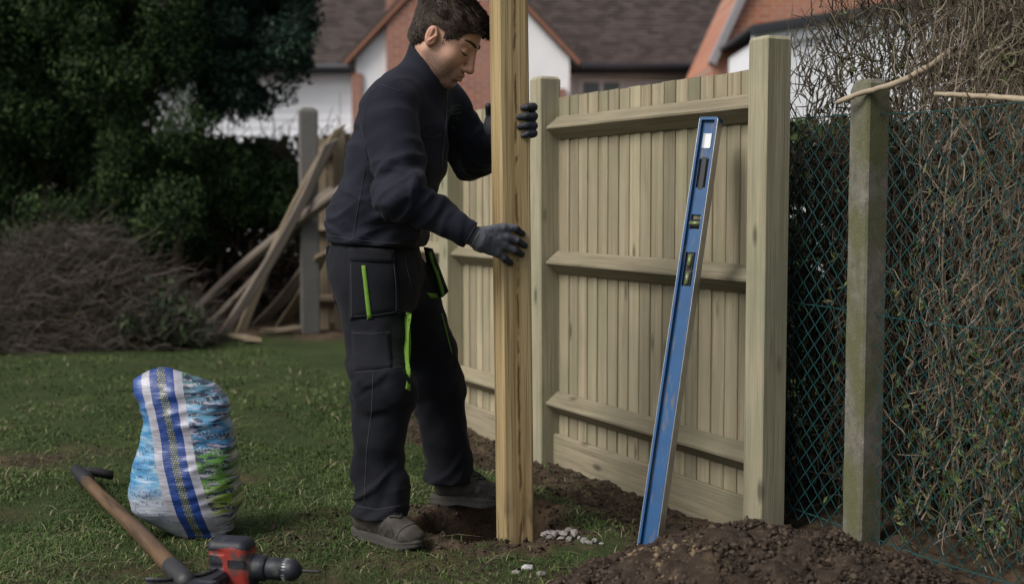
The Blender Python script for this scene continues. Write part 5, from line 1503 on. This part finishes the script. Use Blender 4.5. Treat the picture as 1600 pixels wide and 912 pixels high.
bag.name = 'plastic_sack'
tag(bag, 'full upright plastic sack printed blue, white and green on the lawn', 'sack')

# ------------------------------------------------------------------ long spade
sa_, sb_ = on_ground(118, 732, .045), on_ground(286, 903, .075)
spade = thing('spade', 'long wooden handled spade with black grip lying on the grass by the sack', 'spade', (sb_[0], sb_[1], 0))
dS = unit(sb_ - sa_); Ls = np.linalg.norm(sb_ - sa_)
N = NM('handle_wood', .6, .3); c = N.coord(True)
N.col(N.mix(N.ramp(N.noise(N.scale(c, (30, 30, 3)), 1.5, 4), [(.4, 0.0), (.7, 1.0)]), (.115, .068, .034), (.035, .022, .014))); N.bump(N.noise(c, 70, 4), .3, .003)
SM = frame_z(sa_, dS, (0, 0, 1))
zs_ = np.linspace(.26, Ls - .10, 14)
obj('handle', MB().tube([(0, .004 * math.sin(z * 4), z) for z in zs_], np.interp(zs_, [.2, Ls], [.0225, .0255]), 14).mesh(smooth=True), N.m, spade, SM)
M_SPD = plain('dark_steel', (.045, .043, .045), .55, .5, .5, .35, 40, .3)
obj('grip_sleeve', MB().tube([(0, 0, 0), (0, 0, .02), (0, 0, .13), (0, 0, .14), (0, 0, .27), (0, 0, .28)], [.018, .023, .025, .029, .029, .025], 14).mesh(smooth=True), M_BLACK, spade, SM)
hz_ = tol
hp0 = sa_ + dS * .12; hp1 = on_ground(176, 742, .035)
obj('side_handle', MB().tube([hp0, hp0 * .7 + hp1 * .3 + [0, 0, .012], hp0 * .3 + hp1 * .7 + [0, 0, .006], hp1, hp1 + (hp1 - hp0) * .03], [.018, .019, .018, .019, .012], 10).mesh(smooth=True), M_BLACK, spade)
obj('socket', MB().tube([(0, 0, Ls - .14), (0, 0, Ls - .12), (0, 0, Ls + .02), (0, 0, Ls + .06)], [.0268, .0275, .028, .022], 14).mesh(smooth=True), M_SPD, spade, SM)
bs = unit(np.cross(dS, (0, 0, 1)))
Vb_ = []; nu_, nv_ = 10, 12
for th_ in (0, -.003):
    for i in range(nu_ + 1):
        for j in range(nv_ + 1):
            u = i / nu_ - .5; v = j / nv_
            wdt = .205 * (1 - .12 * v)
            p = sb_ + dS * (.0 + .29 * v) + bs * u * wdt + np.array([0, 0, 1.]) * (-.062 * v ** .7 + .012 * (abs(u) * 2) ** 2 * (1 - .3 * v) - .002 + th_)
            Vb_.append(p)
m_ = (nu_ + 1) * (nv_ + 1); idx = np.arange(m_).reshape(nu_ + 1, nv_ + 1); Fb_ = []
for i in range(nu_):
    for j in range(nv_):
        q = [idx[i, j], idx[i, j + 1], idx[i + 1, j + 1], idx[i + 1, j]]; Fb_.append([int(x) for x in q]); Fb_.append([int(x) + m_ for x in q[::-1]])
rim = [idx[i, 0] for i in range(nu_ + 1)] + [idx[nu_, j] for j in range(1, nv_ + 1)] + [idx[i, nv_] for i in range(nu_ - 1, -1, -1)] + [idx[0, j] for j in range(nv_ - 1, 0, -1)]
for k in range(len(rim)): a, b = int(rim[k]), int(rim[(k + 1) % len(rim)]); Fb_.append([a, b, b + m_, a + m_])
obj('blade', mesh_np('blade', Vb_, Fb_, True), M_SPD, spade)
obj('tread', MB().tube([sb_ + bs * -.10 + [0, 0, .012], sb_ + bs * -.05 + [0, 0, .004], sb_ + bs * .05 + [0, 0, .004], sb_ + bs * .10 + [0, 0, .012]], .006, 6).mesh(smooth=True), M_SPD, spade)

# ------------------------------------------------------------------ cordless drill
dc = on_ground(372, 931, .0)
drill = thing('cordless_drill', 'muddy red and black cordless drill lying on the grass with its bit to the right', 'drill', dc)
N = NM('drill_red_shell', .5, .4); c = N.coord()
red = N.mix(N.noise(c, 20, 3), (.22, .016, .014), (.32, .040, .026))
mud = N.ramp(N.noise(c, 16, 5, .65), [(.46, 0.0), (.56, .92)])
N.col(N.mix(mud, red, (.055, .052, .047))); N.bump(N.noise(c, 60, 4), .3, .003); M_RED = N.m
N = NM('drill_black_shell', .55, .4); c = N.coord()
N.col(N.mix(N.ramp(N.noise(c, 22, 5), [(.55, 0.0), (.7, .8)]), (.016, .017, .024), (.075, .08, .07))); M_DBLK = N.m
ax_ = W(405, 884, dc[1])                                    # chuck axis start
DM = frame((W(370, 884, dc[1])[0], dc[1], max(.062, ax_[2])), unit((.985, -.17, -.03)), unit((.17, .985, 0)), (0, 0, 1))
G = Grid((-.10, -.08, -.10), (.10, .08, .13), .003)
qx, qy, qz = np.abs(G.X + .010 + .10 * (G.Z - .01)) - .036, np.abs(G.Y) - .022, np.abs(G.Z - .006) - .050
f = np.sqrt(np.maximum(qx, 0) ** 2 + np.maximum(qy, 0) ** 2 + np.maximum(qz, 0) ** 2) + np.minimum(np.maximum(qx, np.maximum(qy, qz)), 0) - .024
f = smin(f, G.cone((-.02, 0, .0), (.060, 0, .0), .042, .037), .012)
f = smax(f, -G.cone((-.075, -.040, .03), (-.075, .04, .03), .010, .010), .006)
f = np.maximum(f, -.085 - G.Z + 0 * f)
f = f + .0022 * (np.sin(G.Z * 160) > .6) * (G.X < -.02)
V, F = G.mesh(f)
dh = obj('motor_housing', mesh_np('motor_housing', V, F, True), M_RED, drill, DM)
dh.data.materials.append(M_DBLK)
fc = V[F].mean(1)
blk = (fc[:, 2] > .066 - .25 * np.abs(fc[:, 0] + .0)) | (fc[:, 0] > .050) | ((np.hypot(fc[:, 0] + .052, fc[:, 2] - .012) < .030)) | (fc[:, 2] < -.045)
dh.data.polygons.foreach_set('material_index', blk.astype(np.int32))
obj('nameplate', MB().prism(oct_sec(.050, .004, .003), -.010, .010).mesh(), M_DBLK, dh, DM @ Matrix.Translation((.018, -.046, .020)))
obj('gear_collar', MB().tube([(.052, 0, 0), (.058, 0, 0), (.085, 0, 0), (.090, 0, 0)], [.034, .036, .036, .031], 20).mesh(smooth=True), M_DBLK, drill, DM)
ck = obj('chuck', MB().tube([(.088, 0, 0), (.093, 0, 0), (.135, 0, 0), (.138, 0, 0), (.150, 0, 0), (.153, 0, 0), (.170, 0, 0), (.186, 0, 0)], [.026, .030, .031, .029, .029, .031, .029, .014], 24).mesh(smooth=True), M_DBLK, drill, DM)
for k in range(24):
    a = k * math.pi / 12
    obj('knurl', MB().box(.139, .149, -.0012, .0012, .0285, .0305).mesh() if k == 0 else bpy.data.meshes['knurl_m'], plain('knurl_metal', (.30, .32, .33), .4, .5, .6) if k == 0 else None, ck, DM @ Matrix.Rotation(a, 4, 'X'))
    if k == 0: [o for o in ck.children][0].data.name = 'knurl_m'
obj('drill_bit', MB().tube([(.184, 0, 0), (.20, 0, 0), (.235, 0, 0), (.243, 0, 0)], [.0055, .0042, .0040, .0012], 8).mesh(smooth=True), M_SPD, drill, DM)
HMx = DM @ Matrix.Translation((-.03, -.035, -.015)) @ Matrix.Rotation(math.radians(70), 4, 'X')
obj('grip', MB().prism(oct_sec(.042, .010, .036), -.0, .12, None, 1.0).mesh(), M_DBLK, drill, DM @ frame((-.025, -.03, -.02), (1, 0, 0), (0, .35, .94), (0, -.94, .28) if False else unit((-.05, -.94, -.18))))
obj('battery', MB().prism(oct_sec(.085, .012, .07), 0, .055).mesh(), M_DBLK, drill, DM @ frame((-.031, -.143, -.032), (1, 0, 0), (0, .35, .94), unit((-.05, -.94, -.18))))

# ------------------------------------------------------------------ rubble
M_RUB = plain('broken_concrete', (.21, .195, .18), .95, .15, 0, .3, 40, .6)
M_STN = plain('pale_stone', (.42, .42, .41), .7, .3, 0, .15, 40, .3)
def lump(px, py, r, m, label, group=None, name='concrete_lump', cat='rubble'):
    p = on_ground(px, py); v, fcs = icosa()
    v = v * (1 + RNG.normal(0, .18, (12, 1))) * r * np.array([1.25, .9, .7])
    z = float(gz(np.array(p[0]), np.array(p[1])))
    hq, aq = heap_h(np.array(p[0]), np.array(p[1])); z = max(z, float(hq)) if aq < 1 else z
    o = obj(name, MB().add(v, fcs.tolist()).mesh(), m, None, Matrix.Translation((p[0], p[1], z + r * .35)) @ Matrix.Rotation(random.uniform(0, 6), 4, 'Z'))
    return tag(o, label, cat, group)
for px, py in ((853, 838), (862, 832), (872, 834), (880, 838), (888, 834), (866, 840), (876, 842), (897, 838), (905, 841), (913, 845), (858, 845), (890, 843), (930, 846), (920, 848), (940, 849)):
    lump(px, py, random.uniform(.008, .018), M_RUB, 'small grey concrete crumb beside the foot of the held post', 'concrete crumbs by the held post')
lump(822, 889, .016, M_STN, 'rounded white stone in the grass in front of the held post', name='stone', cat='stone')
lump(806, 897, .012, M_RUB, 'flat pale chip left of the rounded white stone', name='stone', cat='stone')
lump(844, 898, .013, M_RUB, 'flat pale chip right of the rounded white stone', name='stone', cat='stone')
